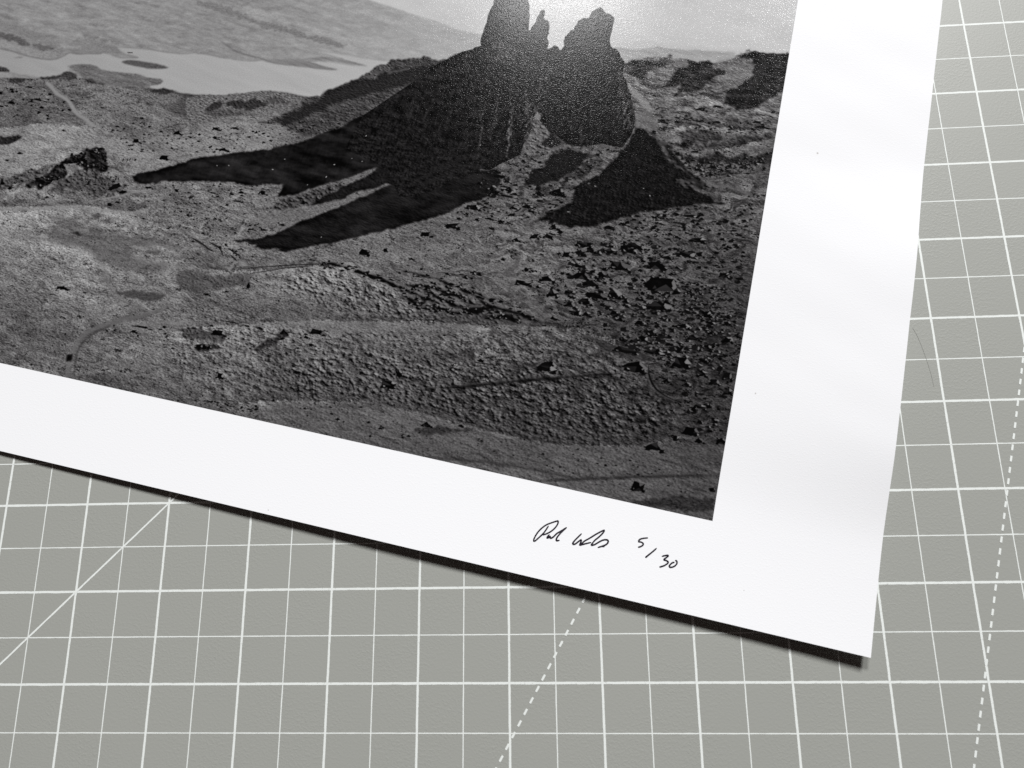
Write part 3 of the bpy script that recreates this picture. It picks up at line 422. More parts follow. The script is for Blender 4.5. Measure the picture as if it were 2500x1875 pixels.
BOULDERS = [(298.9,205.0,7.43,4.13),(311.8,201.1,5.71,3.81),(302.9,177.5,10.68,5.9),(298.7,171.4,7.38,3.41),(288.1,173.9,7.16,3.55),(306.0,240.1,4.23,3.59),(308.9,227.7,6.13,3.31),(317.9,220.9,5.04,3.07),(326.9,221.8,3.24,3.24),(321.0,223.1,3.69,1.84),(308.5,207.5,3.53,2.28),(318.2,202.9,3.45,2.8),(273.5,209.9,5.88,2.91),(271.4,194.7,2.96,1.59),(259.9,169.0,3.29,2.47),(254.4,171.4,3.06,1.77),(263.9,168.2,3.75,2.46),(265.5,164.7,3.64,2.94),(271.2,173.2,3.6,2.67),(274.8,176.0,3.35,2.08),(267.0,182.4,5.77,3.0),(277.2,179.4,5.28,2.99),(280.5,181.2,5.95,2.63),(282.8,178.2,3.09,2.98),(269.4,186.9,4.13,3.56),(274.6,185.2,3.55,1.72),(260.6,180.5,3.6,1.74),(288.2,183.1,4.65,4.09),(289.8,167.6,5.29,3.45),(284.0,169.4,4.73,2.42),(278.3,170.2,3.59,2.43),(275.7,168.8,6.04,2.67),(275.8,172.3,3.01,1.45),(291.6,166.0,5.29,2.87),(307.5,166.1,7.01,2.6),(311.4,165.3,3.49,2.25),(283.3,184.7,7.62,2.84),(280.1,187.5,5.35,2.96),(275.5,189.4,4.67,2.05),(302.8,184.5,6.92,3.35),(316.2,184.3,5.16,2.2),(310.4,189.3,5.18,2.31),(323.1,186.0,3.37,1.96),(301.5,193.2,4.0,2.33),(299.2,195.8,4.0,2.33),(289.4,189.6,2.93,2.37),(291.4,191.0,3.48,1.46),(281.1,191.3,3.51,2.38),(278.0,191.7,3.52,2.27),(264.7,185.4,2.42,1.44),(322.3,205.0,3.85,2.24),(314.5,207.2,3.34,1.94),(326.4,207.1,3.29,2.65),(319.3,213.1,3.83,1.7),(321.9,212.4,2.76,1.91),(320.1,217.7,2.22,1.59),(324.2,216.6,2.74,1.69),(325.7,202.6,3.3,3.2),(314.1,224.0,2.23,2.12),(319.6,170.7,3.43,2.33),(310.0,160.5,5.88,2.38),(306.7,152.7,5.38,1.49),(282.5,161.6,4.3,1.51),(241.7,235.4,4.03,1.79),(251.8,233.5,2.89,1.45),(258.6,236.6,1.76,0.88),(326.6,236.3,2.6,1.56),(245.8,185.0,2.58,1.52),(251.8,178.6,1.88,1.29),(233.4,170.7,5.63,2.76),(225.6,175.2,4.44,2.16),(238.3,163.0,6.25,2.52),(294.9,200.4,8.33,2.22),(303.7,199.2,7.7,1.65),(297.7,190.8,3.91,1.68),(308.2,195.9,4.94,1.32),(314.2,192.4,4.92,2.18),(318.4,194.5,3.25,1.84),(323.9,191.1,3.78,2.7),(207.4,185.3,3.77,2.11),(213.8,183.1,1.86,1.5),(223.0,184.3,2.39,0.89),(260.0,185.3,6.23,2.46),(264.6,185.6,2.02,1.3),(251.7,178.7,1.76,1.17),(228.6,221.4,2.01,2.01),(225.7,226.5,3.15,2.14),(252.6,212.4,2.56,1.7),(272.8,210.9,6.16,3.08),(245.4,185.1,2.64,1.17),(259.7,180.8,3.2,1.75),(227.3,182.0,1.49,0.54),(254.8,175.0,1.17,0.53),(91.0,161.8,1.41,0.94),(131.9,155.2,3.6,1.8),(125.9,155.8,2.3,1.05),(118.8,160.9,3.62,1.98),(116.5,163.0,1.98,0.82),(130.4,165.2,3.58,2.28),(121.8,164.2,1.97,0.82),(108.3,159.2,1.66,0.6),(104.5,158.0,1.0,0.6),(138.7,176.1,1.92,1.44),(129.1,176.8,3.55,1.23),(117.7,185.3,2.91,1.78),(120.3,184.1,2.58,0.9),(106.2,182.3,1.17,0.78),(137.0,178.0,1.28,0.96),(145.6,183.9,1.58,1.14),(136.6,182.6,1.28,0.51),(148.2,179.0,1.27,0.63),(128.0,187.9,0.96,0.45),(131.0,188.0,1.43,0.57),(116.2,168.6,0.46,1.64),(117.7,168.7,0.52,1.96),(118.5,168.0,0.39,1.31),(120.4,167.8,0.85,1.11),(116.2,176.1,0.59,1.3),(117.1,175.7,0.46,1.17),(95.0,187.0,1.97,0.98),(79.1,173.1,2.35,1.34),(75.5,176.5,2.35,0.81),(140.5,189.7,0.95,0.57),(150.4,192.5,1.25,0.81),(80.8,186.4,1.99,1.33),(77.3,185.0,2.66,2.0),(144.7,151.3,3.42,1.37),(132.1,155.2,3.6,1.97),(145.4,154.6,2.27,1.3),(150.9,149.8,3.57,1.1),(150.0,158.3,4.19,1.94),(131.0,165.1,2.28,1.95),(140.7,160.9,1.94,0.91),(138.8,176.1,2.08,1.35),(157.5,173.6,1.9,1.33),(161.1,172.5,3.16,1.14),(168.2,171.3,3.78,1.89),(160.8,175.8,4.41,0.82),(157.5,177.8,1.58,0.95),(145.6,183.9,1.58,1.27),(178.2,181.1,2.48,1.11),(168.6,184.5,2.8,0.62),(172.4,184.1,2.79,0.93),(140.6,189.6,0.95,0.57),(150.4,192.4,1.06,0.94),(152.8,189.1,1.88,0.81),(165.6,193.1,1.55,0.8),(161.5,191.4,1.24,1.06),(162.1,180.5,1.25,0.44),(207.4,185.4,3.92,2.26),(151.6,174.5,2.86,0.64),(127.9,155.6,0.66,0.33),(155.2,183.4,1.89,0.88),(157.2,183.7,1.26,0.63),(182.3,172.3,1.87,0.93),(68.2,154.9,3.09,1.37),(77.8,152.0,7.52,1.23),(83.8,158.5,2.03,1.22),(89.6,150.0,1.36,0.81),(90.1,153.8,2.03,1.01),(117.3,152.1,2.66,0.93),(114.8,154.6,1.33,0.53),(75.4,153.1,2.74,0.96),(62.6,152.1,2.07,1.73),(86.1,144.8,1.23,0.55),(113.1,150.1,2.0,0.4),(72.5,147.8,4.13,0.76),(102.0,150.7,2.69,0.54),(65.4,156.9,2.75,1.03),(257.9,154.2,4.48,2.09),(263.9,152.7,5.95,3.27),(238.4,163.0,6.01,2.4),(255.6,159.3,4.17,1.79),(251.1,160.8,3.28,1.49),(243.7,156.6,3.61,2.11),(250.3,155.8,3.3,1.2),(244.7,150.6,6.05,1.51),(246.9,151.9,3.32,1.21),(252.2,145.4,2.72,1.51),(250.3,143.7,2.42,1.21),(254.3,139.5,2.12,1.21),(273.8,136.9,2.39,1.2),(244.3,165.8,3.58,1.19),(240.3,167.0,2.09,1.2),(234.6,167.7,2.4,1.5),(233.6,170.9,2.7,1.5),(246.0,169.0,2.97,1.19),(282.3,161.6,4.36,1.45),(286.6,159.6,4.06,1.16),(290.6,160.3,2.6,0.87),(265.0,164.7,3.53,2.65),(267.4,165.9,2.05,2.34),(242.7,155.1,2.71,2.71),(264.2,157.0,3.26,0.77),(267.3,158.7,3.54,0.88),(248.7,157.0,7.19,0.9),(292.1,121.0,3.89,1.8),(299.3,118.9,3.27,0.89),(304.3,118.6,3.26,0.89),(309.7,118.1,4.43,1.18),(313.4,118.9,2.35,1.18),(296.5,118.7,2.09,0.78),(317.0,103.5,0.59,0.3),(303.6,114.3,4.17,1.49),(308.7,112.3,3.86,1.01),(290.1,125.5,2.39,1.49),(295.1,122.8,1.79,0.72),(313.1,121.3,1.76,0.59),(323.5,117.4,4.95,1.75),(322.1,116.0,4.38,1.17),(326.2,111.5,2.33,1.17),(304.5,130.0,3.52,1.17),(306.6,136.1,3.78,1.45),(310.8,134.7,4.64,1.16),(310.3,137.1,1.74,0.87),(316.3,135.7,2.31,0.87),(303.4,136.3,2.33,0.99),(304.1,133.2,2.63,1.0),(315.6,133.4,3.47,1.16),(320.5,132.6,3.45,1.44),(174.1,234.3,3.07,2.13),(169.5,221.0,5.53,2.04),(151.0,222.6,2.56,1.1),(144.2,224.0,7.94,1.1),(141.7,226.1,3.18,1.22),(173.1,216.5,9.63,0.6),(165.6,226.2,5.04,1.8),(189.9,216.3,3.33,2.14),(200.4,214.2,6.14,2.13),(226.7,225.9,4.8,2.97),(228.7,221.6,3.1,2.29),(173.3,203.8,1.58,2.44),(161.1,209.2,3.06,1.1),(167.1,207.0,1.83,0.85),(113.1,216.7,5.04,1.89),(120.8,216.8,1.5,0.75),(214.6,239.5,2.27,0.8),(225.5,242.4,1.69,0.9),(195.5,220.4,2.95,0.83),(192.5,222.6,1.18,0.94),(158.8,221.2,1.82,0.73),(167.5,226.0,1.8,1.44),(164.4,226.3,1.8,1.2),(207.4,185.1,3.62,2.53),(214.0,183.1,2.41,1.8)]
STREWN = [([(268.7,171.1),(281.4,166.6),(295.6,163.8),(308.3,170.8),(305.7,181.9),(300.2,189.1),(292.2,192.0),(277.9,192.5),(266.9,187.3),(271.7,176.9)],260,0.82,3.38,1),([(294.8,175.4),(314.5,174.0),(324.0,180.9),(323.3,194.2),(312.8,197.4),(301.0,193.8),(294.5,189.1)],380,0.68,2.84,1),([(283.9,193.7),(300.8,192.6),(323.5,195.3),(323.3,201.2),(308.1,201.9),(293.5,198.9)],150,0.79,3.38,1),([(305.6,203.6),(325.0,197.9),(328.7,221.7),(320.2,221.8),(311.1,212.9)],90,0.87,2.95,0),([(282.2,155.4),(324.3,145.5),(326.5,171.8),(308.9,173.9),(289.8,164.3)],360,0.47,2.57,0),([(309.1,175.1),(326.5,171.8),(328.5,200.2),(318.7,199.8)],260,0.45,2.12,0),([(237.2,150.9),(249.7,140.2),(265.4,146.8),(274.7,147.8),(268.7,154.3),(258.8,164.1),(245.1,165.5),(234.7,160.9)],260,0.49,2.43,0),([(263.1,136.3),(279.1,133.3),(275.7,140.8),(266.2,148.0)],60,0.48,1.45,0),([(297.2,131.1),(313.9,132.1),(326.3,126.5),(326.3,133.2),(314.8,137.3),(307.6,138.6),(302.1,135.2)],260,0.47,2.07,1),([(289.5,118.6),(302.6,116.9),(317.4,116.4),(325.8,112.9),(326.6,118.9),(312.4,122.1),(291.8,124.5)],130,0.48,1.68,0),([(138.9,180.4),(157.3,176.2),(161.5,188.6),(152.9,190.3),(146.8,188.8),(138.8,183.9)],170,0.32,1.08,1),([(155.1,190.9),(167.9,192.3),(168.9,195.4),(161.9,195.5)],40,0.44,1.37,0),([(164.3,182.3),(178.2,180.2),(174.8,184.6),(167.3,186.4),(158.7,188.1),(160.4,185.4)],70,0.38,1.25,0),([(133.1,173.9),(171.1,168.0),(172.2,173.3),(148.0,178.0),(134.5,177.8)],80,0.39,1.42,0),([(105.7,157.5),(140.2,151.1),(142.7,158.6),(127.2,164.0),(115.9,166.1),(112.4,161.4)],110,0.4,1.53,0),([(141.9,151.2),(165.2,144.7),(186.8,139.3),(185.2,145.0),(170.0,149.6),(152.9,158.5),(143.6,161.0)],150,0.39,1.63,0),([(61.5,150.4),(82.4,148.1),(91.2,152.1),(81.4,158.8),(66.6,162.3)],60,0.48,2.08,0),([(72.4,184.1),(83.3,180.6),(84.3,184.7),(79.3,187.1),(74.1,188.1)],60,0.4,1.2,0),([(100.6,175.9),(113.1,174.2),(116.6,177.1),(113.6,182.6),(105.9,180.5)],50,0.46,1.45,0),([(188.1,237.5),(234.5,230.5),(237.4,241.0),(207.4,241.1)],40,0.58,1.75,1),([(230.6,237.2),(323.2,226.7),(326.3,239.6),(282.4,240.7),(237.9,242.6)],80,0.45,1.46,0),([(127.1,226.2),(204.3,210.8),(201.5,221.9),(142.3,231.9)],60,0.62,2.1,0),([(169.1,242.8),(189.3,240.9),(189.8,244.3),(178.1,243.9)],40,0.59,1.53,1)]
SPECKS = [(196.2,144.2),(171.4,157.8),(153.2,163.7),(149.2,164.5),(193.8,153.3),(187.2,161.5),(191.8,182.7),(168.5,162.3),(181.8,165.5),(188.6,156.6),(197.5,153.7),(234.8,140.5),(257.8,135.4),(292.5,148.1),(290.1,145.9),(271.1,140.1),(76.5,115.8)]
SKY = [(-5, -5), (333.0, -5), (333.0, 92.9), (236.1, 114.2), (-5, 142.4)]
HAZE_X0, LAKE_X0, RH_Y0, SHADE_Y = 138.8, 113.1, 100.8, 129.0
CLIFF_LO, CLIFF_HI = np.array((190.2, 90.4)), np.array((284.0, 133.7))
CRAG_LO, CRAG_HI = np.array((85.2, 165.7)), np.array((112.4, 185.1))
# ---- numpy painter for the printed picture (all lengths in mm, x right, y down) ----
PXS = 0.17
PW, PH = int(PIC_W / PXS), int(PIC_H / PXS)
rng = np.random.default_rng(7)
YY, XX = np.mgrid[0:PH, 0:PW].astype(np.float32)
XX *= PXS; YY *= PXS
_fx = np.fft.rfftfreq(PW, PXS)[None, :].astype(np.float32)
_fy = np.fft.fftfreq(PH, PXS)[:, None].astype(np.float32)

def field(lx, ly, beta=3.0, ang=0.0, hi=None):
    """Gaussian random field, correlation lengths lx, ly (mm), turned by ang degrees."""
    c, s = math.cos(math.radians(ang)), math.sin(math.radians(ang))
    fx = c * _fx + s * _fy; fy = -s * _fx + c * _fy
    amp = (1.0 + (fx * lx) ** 2 + (fy * ly) ** 2) ** (-beta / 2)
    lo = np.clip(np.hypot(fx * lx, fy * ly) / 0.45, 0, 1)
    w = np.fft.rfft2(rng.standard_normal((PH, PW)).astype(np.float32))
    f = np.fft.irfft2(w * amp * lo, s=(PH, PW)).astype(np.float32)
    return (f - f.mean()) / f.std()

def relief(h, dx=1, dy=-1):
    d = h - np.roll(np.roll(h, -dx, 1), -dy, 0)   # slope facing the low sun on the right
    return -(d / d.std())

def blur(a, mm):
    r = max(1, int(round(mm / PXS / 1.7)))
    for _ in range(3):
        for ax in (0, 1):
            p = np.concatenate([np.repeat(a.take([0], ax), r + 1, ax), a, np.repeat(a.take([-1], ax), r, ax)], ax)
            c = np.cumsum(p, ax, dtype=np.float32)
            n = a.shape[ax]
            a = (c.take(range(2 * r + 1, 2 * r + 1 + n), ax) - c.take(range(0, n), ax)) / (2 * r + 1)
    return a

def roughen(pts, amp, step=0.45):
    out = []
    n = len(pts)
    for i in range(n):
        a = np.array(pts[i], float); b = np.array(pts[(i + 1) % n], float)
        d = np.hypot(*(b - a)); k = max(1, int(d / step))
        for j in range(k):
            out.append(a + (b - a) * j / k)
    out = np.array(out)
    if amp > 0:
        m = len(out)
        for sc, am in ((1, .55), (2, .6), (5, .55), (13, .5)):
            z = rng.standard_normal((m // sc + 2, 2))
            t = np.linspace(0, m // sc, m, endpoint=False)
            i0 = t.astype(int); f = (t - i0)[:, None]
            out = out + amp * am * (z[i0] * (1 - f) + z[i0 + 1] * f)
    return out

def mask(pts, rough=0.0, soft=0.0, pad=4):
    """Antialiased polygon coverage inside its own window -> (slice_y, slice_x, alpha)."""
    P = roughen(pts, rough) if rough > 0 else np.array(pts, float)
    P = P / PXS
    e = pad + int(soft / PXS * 3)
    x0 = max(0, int(P[:, 0].min()) - e); x1 = min(PW, int(P[:, 0].max()) + e + 2)
    y0 = max(0, int(P[:, 1].min()) - e); y1 = min(PH, int(P[:, 1].max()) + e + 2)
    if x1 <= x0 or y1 <= y0:
        return None
    SS = 3
    w, h = x1 - x0, (y1 - y0) * SS
    acc = np.zeros((h, w + 2), np.float32)
    X = P[:, 0] - x0; Y = (P[:, 1] - y0) * SS
    for i in range(len(P)):
        xa, ya, xb, yb = X[i - 1], Y[i - 1], X[i], Y[i]
        if ya == yb: continue
        sg = 1.0
        if ya > yb: xa, ya, xb, yb, sg = xb, yb, xa, ya, -1.0
        r0 = max(0, math.ceil(ya - .5)); r1 = min(h - 1, math.ceil(yb - .5) - 1)
        if r1 < r0: continue
        r = np.arange(r0, r1 + 1)
        x = np.clip(xa + (r + .5 - ya) * (xb - xa) / (yb - ya), 0, w)
        xi = x.astype(int); f = x - xi
        acc[r, xi] += sg * (1 - f); acc[r, xi + 1] += sg * f
    a = np.clip(np.abs(np.cumsum(acc, 1)[:, :w]), 0, 1).reshape(y1 - y0, SS, w).mean(1)
    if soft > 0: a = blur(a, soft)
    return slice(y0, y1), slice(x0, x1), a

def fill(name, tone, alpha=1.0, rough=0.0, soft=0.0, tex=None):
    m = mask(PIC[name] if isinstance(name, str) else name, rough, soft)
    if m is None: return
    sy, sx, a = m
    t = tone / 255.0
    if tex is not None: t = t * (1 + tex[sy, sx])
    L[sy, sx] = L[sy, sx] * (1 - a * alpha) + t * a * alpha

def shade(name, mul, rough=0.0, soft=0.3):
    sy, sx, a = mask(PIC[name], rough, soft)
    L[sy, sx] *= 1 - a * (1 - mul)

def stroke(name, tone, wd, alpha=1.0, rough=0.15, soft=0.0, taper=True):
    p = np.array(PIC[name] if isinstance(name, str) else name, float)
    q = [p[0]]
    for i in range(len(p) - 1):
        k = max(2, int(np.hypot(*(p[i + 1] - p[i])) / 0.8))
        a0 = p[max(i - 1, 0)]; a3 = p[min(i + 2, len(p) - 1)]
        for t in np.linspace(0, 1, k + 1)[1:]:
            q.append(.5 * ((2 * p[i]) + (p[i + 1] - a0) * t + (2 * a0 - 5 * p[i] + 4 * p[i + 1] - a3) * t * t + (3 * p[i] - a0 - 3 * p[i + 1] + a3) * t ** 3))
    q = np.array(q); d = np.gradient(q, axis=0); n = np.c_[-d[:, 1], d[:, 0]] / (np.hypot(*d.T)[:, None] + 1e-9)
    w = np.full(len(q), wd / 2)
    if taper: w *= np.clip(np.minimum(np.arange(len(q)), np.arange(len(q))[::-1]) / (0.25 * len(q)) + .25, 0, 1)
    z = rng.random(len(q) + 4); z = (z[:-4] + z[1:-3] + z[2:-2] + z[3:-1] + z[4:]) / 5
    w = w * np.clip(1 + rough * 5 * (z - .5), .35, 2)
    q = q + n * (wd * .3 * rough * 3 * (z - .5))[:, None]
    w = w[:, None]
    fill(np.concatenate([q + n * w, (q - n * w)[::-1]]).tolist(), tone, alpha, 0, soft)

def rock(x, y, w, h, light=0.5, dark=17):
    """one boulder: shadow flung to the left, dark face towards us, lit facet up on the right"""
    k = rng.integers(5, 8)
    th = (np.arange(k) + .7 * rng.random(k)) / k * 2 * np.pi
    ct, st = np.cos(th), np.sin(th)
    r = (.30 + .24 * rng.random(k)) / (np.abs(ct) ** 3 + np.abs(st) ** 3) ** (1 / 3)
    px = x + w * r * ct - .12 * w * (st < -.2); py = y - h * r * st * np.where(st > 0, 1.1, .8)
    pts = np.c_[px, py]
    top = np.argmin(py); right = np.argmax(px)
    fill(pts.tolist(), dark + rng.random() * 10 - 3, .95, 0, 0)
    if w > 2.2:
        c = np.array([x, y]); j = rng.integers(0, k)
        fill([pts[j].tolist(), pts[(j + 1) % k].tolist(), (c + rng.standard_normal(2) * (w * .1, h * .1)).tolist()], 34 + 18 * rng.random(), .8)
    if rng.random() < light and w > .9:
        o = np.argsort(np.arctan2(-(pts[:, 1] - y), pts[:, 0] - x))          # counter-clockwise from the left
        an = np.arctan2(-(pts[o, 1] - y), pts[o, 0] - x)
        sel = pts[o[(an > -.5) & (an < 2.3)]]                              # outline that faces the sun
        if len(sel) >= 2:
            inn = np.array([x + w * .06, y - h * .06]) + (sel - (x, y)) * (.05 + .4 * rng.random())
            fill(np.concatenate([sel, inn[::-1]]).tolist(), 84 + 66 * rng.random(), .85, 0, 0)

def inside(pts, x, y):
    c = False
    for i in range(len(pts)):
        (xa, ya), (xb, yb) = pts[i - 1], pts[i]
        if (ya > y) != (yb > y) and x < (xb - xa) * (y - ya) / (yb - ya) + xa: c = not c
    return c
# -- texture fields
F_big = field(16, 6, 3.2)
F_mid = field(5, 1.9, 3.0)
F_fine = field(1.1, .55, 2.4)
F_grain = field(.45, .35, 2.2)
def tufts(dens, sx, sy):
    """tussocks lit from the right: sparse bumps, bright on the sun side, dark behind"""
    w = (rng.random((PH, PW)) < dens * PXS * PXS) * (.4 + rng.random((PH, PW)))
    f = np.fft.rfft2(w.astype(np.float32))
    g = np.exp(-2 * np.pi ** 2 * ((sx * _fx) ** 2 + (sy * _fy) ** 2))
    t = np.fft.irfft2(f * g * (-2j * np.pi) * (.75 * _fx - .66 * _fy), s=(PH, PW)).astype(np.float32)
    return t / t.std()
R1 = np.clip(tufts(.42, .42, .30) + .40 * tufts(.12, .9, .6), -2.8, 1.15)
R2 = np.clip(tufts(1.5, .25, .18), -2.6, 1.5)
R3 = np.clip(relief(field(1.6, .5, 3.0, 8)), -2.5, 2.2)
STREAK = field(9, 1.3, 3.0, 9)
STREAK2 = field(22, 4.0, 3.0, 11)
CLIFF = field(1.0, 3.6, 2.6, 4)

# -- ground tone from the control points
L = np.zeros((PH, PW), np.float32)
gy, gx = np.mgrid[0:PH:12, 0:PW:12]
num = np.zeros(gy.shape); den = np.zeros(gy.shape)
for x, y, t in TONES:
    w = 1 / ((gx * PXS - x) ** 2 + 2.2 * (gy * PXS - y) ** 2 + 30.0) ** 1.6
    num += w * t; den += w
base = np.repeat(np.repeat((num / den), 12, 0), 12, 1)[:PH, :PW].astype(np.float32)
L[:] = blur(base, 4) / 255.0 * (1.22 - .04 * np.clip((165 - XX) / 90, 0, 1) * np.clip((225 - YY) / 60, .3, 1))
L[:] *= 1 - .13 * np.clip((YY - 188) / 25, 0, 1) * np.clip((120 - XX) / 40, 0, 1)
sy, sx, a = mask(PIC['mound_dark'], 0, 5.0)
L[sy, sx] *= 1 - .06 * a
hm = np.zeros((PH, PW), np.float32)                 # how tussocky the ground is
for nm, am in (('mound', .34), ('mound_dark', .72), ('mound2', .6), ('gully_zone', .5)):
    sy, sx, a = mask(PIC[nm], 0, 3.0); hm[sy, sx] = np.maximum(hm[sy, sx], a * am)
depth = np.clip((YY - 105) / 130, 0, 1)             # nearer ground shows coarser tufts
TUFT = np.clip(F_fine * .75 + F_mid * .75 + .25 * F_big - 1.15, 0, 1.6)      # dark scrub and stones
PALE = np.clip(-(F_fine * .5 + F_mid * .8) - 1.1, 0, 1.4)
SPOT = np.clip(field(.9, .5, 3.4) - 1.75, 0, 1)
WX = field(14, 9, 3.0); wi = (np.arange(PH)[:, None] + (WX * 9)).astype(int).clip(0, PH - 1); wj = (np.arange(PW)[None, :] + np.roll(WX, 400, 1) * 12).astype(int).clip(0, PW - 1)
F_band = field(11, 1.8, 3.2)[wi, wj]; F_blot = field(4.5, 1.8, 3.4)[wi, wj]
ROCKY = np.clip((XX - 222) / 30, 0, 1) * np.clip((YY - 118) / 20, 0, 1) * np.clip((232 - YY) / 12, 0, 1)
R_hum = np.clip(relief(field(7, 2.6, 4.2), 3, -3), -2, 2)
Lg = L * (1 + .05 * F_big + .05 * F_mid + .055 * F_band + .05 * F_blot + .06 * F_fine + .05 * F_grain
          + .035 * R_hum + R3 * (.045 + .05 * depth) + hm * (.42 * R1 + .26 * R2) + (1 - hm) * .045 * R2) \
       * (1 - .40 * TUFT * (1 - .5 * hm) * (1 + 1.1 * ROCKY)) * (1 - .22 * ROCKY * np.clip(F_blot, -1, 1.6)) * (1 + .07 * PALE) * (1 - .8 * SPOT * (1 - .5 * hm))
L[:] = np.clip(Lg, .05, 1)

# -- folds of the ground: sunlit just below each crest, shade in the dip behind it
def fold(name, a, s1, b, s2, fade=8.0):
    q = np.array(PIC[name]); q = q[np.argsort(q[:, 0])]
    x0, x1 = q[0, 0], q[-1, 0]
    i0, i1 = max(0, int(x0 / PXS)), min(PW, int(x1 / PXS))
    if i1 - i0 < 4: return
    xs = XX[0, i0:i1]; f = np.interp(xs, q[:, 0], q[:, 1])
    wob = np.convolve(rng.standard_normal(len(f) + 60), np.hanning(61) / 30.5, 'valid')[:len(f)]
    w2 = np.convolve(rng.standard_normal(len(f) + 10), np.hanning(11) / 5.5, 'valid')[:len(f)]
    f = f + .7 * wob + .35 * w2
    TW = .55 * R1[:, i0:i1] + .25 * R2[:, i0:i1]
    end = np.clip(np.minimum(xs - x0, x1 - xs) / fade, 0, 1)
    d = YY[:, i0:i1] - f[None] + TW * .3
    up = np.exp(-np.clip(d, 0, None) / s1) * (d >= 0) * np.clip(d / .8 + .4, 0, 1); dn = np.exp(np.clip(d, None, 0) / s2) * (d < 0)
    L[:, i0:i1] *= 1 + end[None] * (a * up - b * dn)
for args in (('c1', .18, 9, .20, 4), ('c2', .20, 6, .18, 9), ('c3', .22, 8, .24, 4), ('c4', .22, 8, .20, 4), ('c12', .16, 4, .22, 3),
             ('c13', .12, 6, .12, 5), ('c14', .14, 4, .14, 4), ('c15', .14, 5, .18, 3), ('c17', .15, 5, .22, 4)):
    fold(*args)
# -- ground features, far to near
fill('crest_lite', 112, .5, .3, .8, .08 * F_fine)
fill('meadow', 132, .5, .8, 1.6, .07 * F_mid + .06 * F_fine + .08 * R3)
fill('terrace', 132, .75, .2, .4, .06 * F_fine)
fill('light_slope', 106, .5, .5, 1.6, .06 * F_fine)
for n in ('patch1',): fill(n, 84, .6, .6, .9, .08 * F_fine + .06 * F_mid)
for n in ('patch2', 'patch3', 'patch4'): fill(n, 78, .75, .25, .25, .08 * F_fine)
fill('patch5', 35, .8, .2, .15)
fill('peninsula', 108, 1, .1, .15, .04 * F_fine + .04 * STREAK)
fill('strip_low', 88, .6, .3, .6, .09 * STREAK + .07 * F_fine + .08 * R2)
for n in ('sl1', 'sl3', 'sl4'): fill(n, 34, .6, .4, .4, .2 * F_fine)
stroke('sl2', 34, .8, .6, .3, .2); stroke('sl5', 50, .8, .5, .3, .3)
for n in ('lt1', 'lt2', 'lt3'): stroke(n, 132, 1.6, .4, .6, .5)
stroke('lt4', 112, 2.0, .5, .5, .6)
fill('dark_dell', 60, .6, .6, .6, .15 * R2)
fill('pool_dark', 66, .8, .2, .3, .05 * F_fine)
fill('road_shade', 60, .6, .3, .4)
stroke('road', 108, 1.5, .7, .3, .2, False); stroke('road2', 62, .7, .6, .3, .15, False)
fill('road_gap', 22, .9, .2, .1)
fill('sl_a', 54, .75, .4, .35, .2 * R2); fill('sl_b', 44, .8, .4, .25, .3 * R2); fill('sl_c', 40, .8, .3, .2)
for n in ('gw1', 'gw2', 'gw3', 'gw4'): stroke(n, 40, .55, .8)
stroke('gw5', 45, .45, .7); stroke('gw6', 52, .4, .7)
for n in ('pale1', 'pale2', 'pale3'): fill(n, 140, .7, .2, .25)
# heights by the water
for n in ('knoll_dark_e', 'knoll_dark_f'): fill(n, 72, .8, .2, .2, .1 * F_fine)
for n in ('knoll_left', 'knoll_dark_a', 'knoll_dark_b', 'knoll_dark_c', 'knoll_dark_d'): fill(n, 58, .9, .25, .15, .15 * R2)
fill('band_dark_g', 68, .6, .5, .8, .16 * R3)
# lake and the long hill behind it
hill = np.full((PH, PW), 1.0, np.float32)
fill(SKY, 194, 1, 0, 0, .008 * F_big)
fill('far_hill', 141, 1, .06, .12, .014 * STREAK + .022 * STREAK2 + .018 * F_fine + .03 * F_mid)
hz = mask(PIC['far_hill'], 0, 0)
sy, sx, a = hz
hzk = np.clip((XX[sy, sx] - HAZE_X0) / 75, 0, 1) ** 1.2 * a
L[sy, sx] += hzk * .45 * (200 / 255 - L[sy, sx])
for n, t, al in (('hill_dark3', 118, .45), ('hill_dark1', 84, .75), ('hill_dark2', 92, .7), ('hill_dark4', 116, .7), ('hill_dark5', 110, .6), ('hill_dark6', 112, .6), ('hill_dark7', 116, .5)):
    fill(n, t, al, .45, .4, .05 * F_fine)
for n, t, al in (('hill_lite1', 164, .6), ('hill_lite2', 152, .5), ('hill_lite3', 172, .5), ('hill_lite4', 168, .5), ('hill_lite5', 150, .5), ('hill_lite6', 144, .6)):
    fill(n, t, al, .45, .4, .04 * F_fine)
stroke('spit_line', 96, .5, .7, .2, .1)
fill('lake', 163, 1, .06, .1, .008 * STREAK2)
sy, sx, a = mask(PIC['lake'], .06, .1)
L[sy, sx] += a * (np.clip((XX[sy, sx] - LAKE_X0) / 130, -.4, 1) * .09)
stroke(PIC['lake'][1:13], 104, .45, .75, .3, .06, False); stroke(PIC['lake'][13:19], 110, .4, .6, .3, .06, False); stroke(PIC['lake'][20:46], 112, .4, .6, .3, .06, False)
for n in ('spit2', 'spit3'): fill(n, 128, .95, .08, .08, .04 * STREAK)
fill('island', 92, 1, .05, .08, .05 * F_fine); fill('jetty', 84, .9); fill('islet', 108, .6, .1, .1)
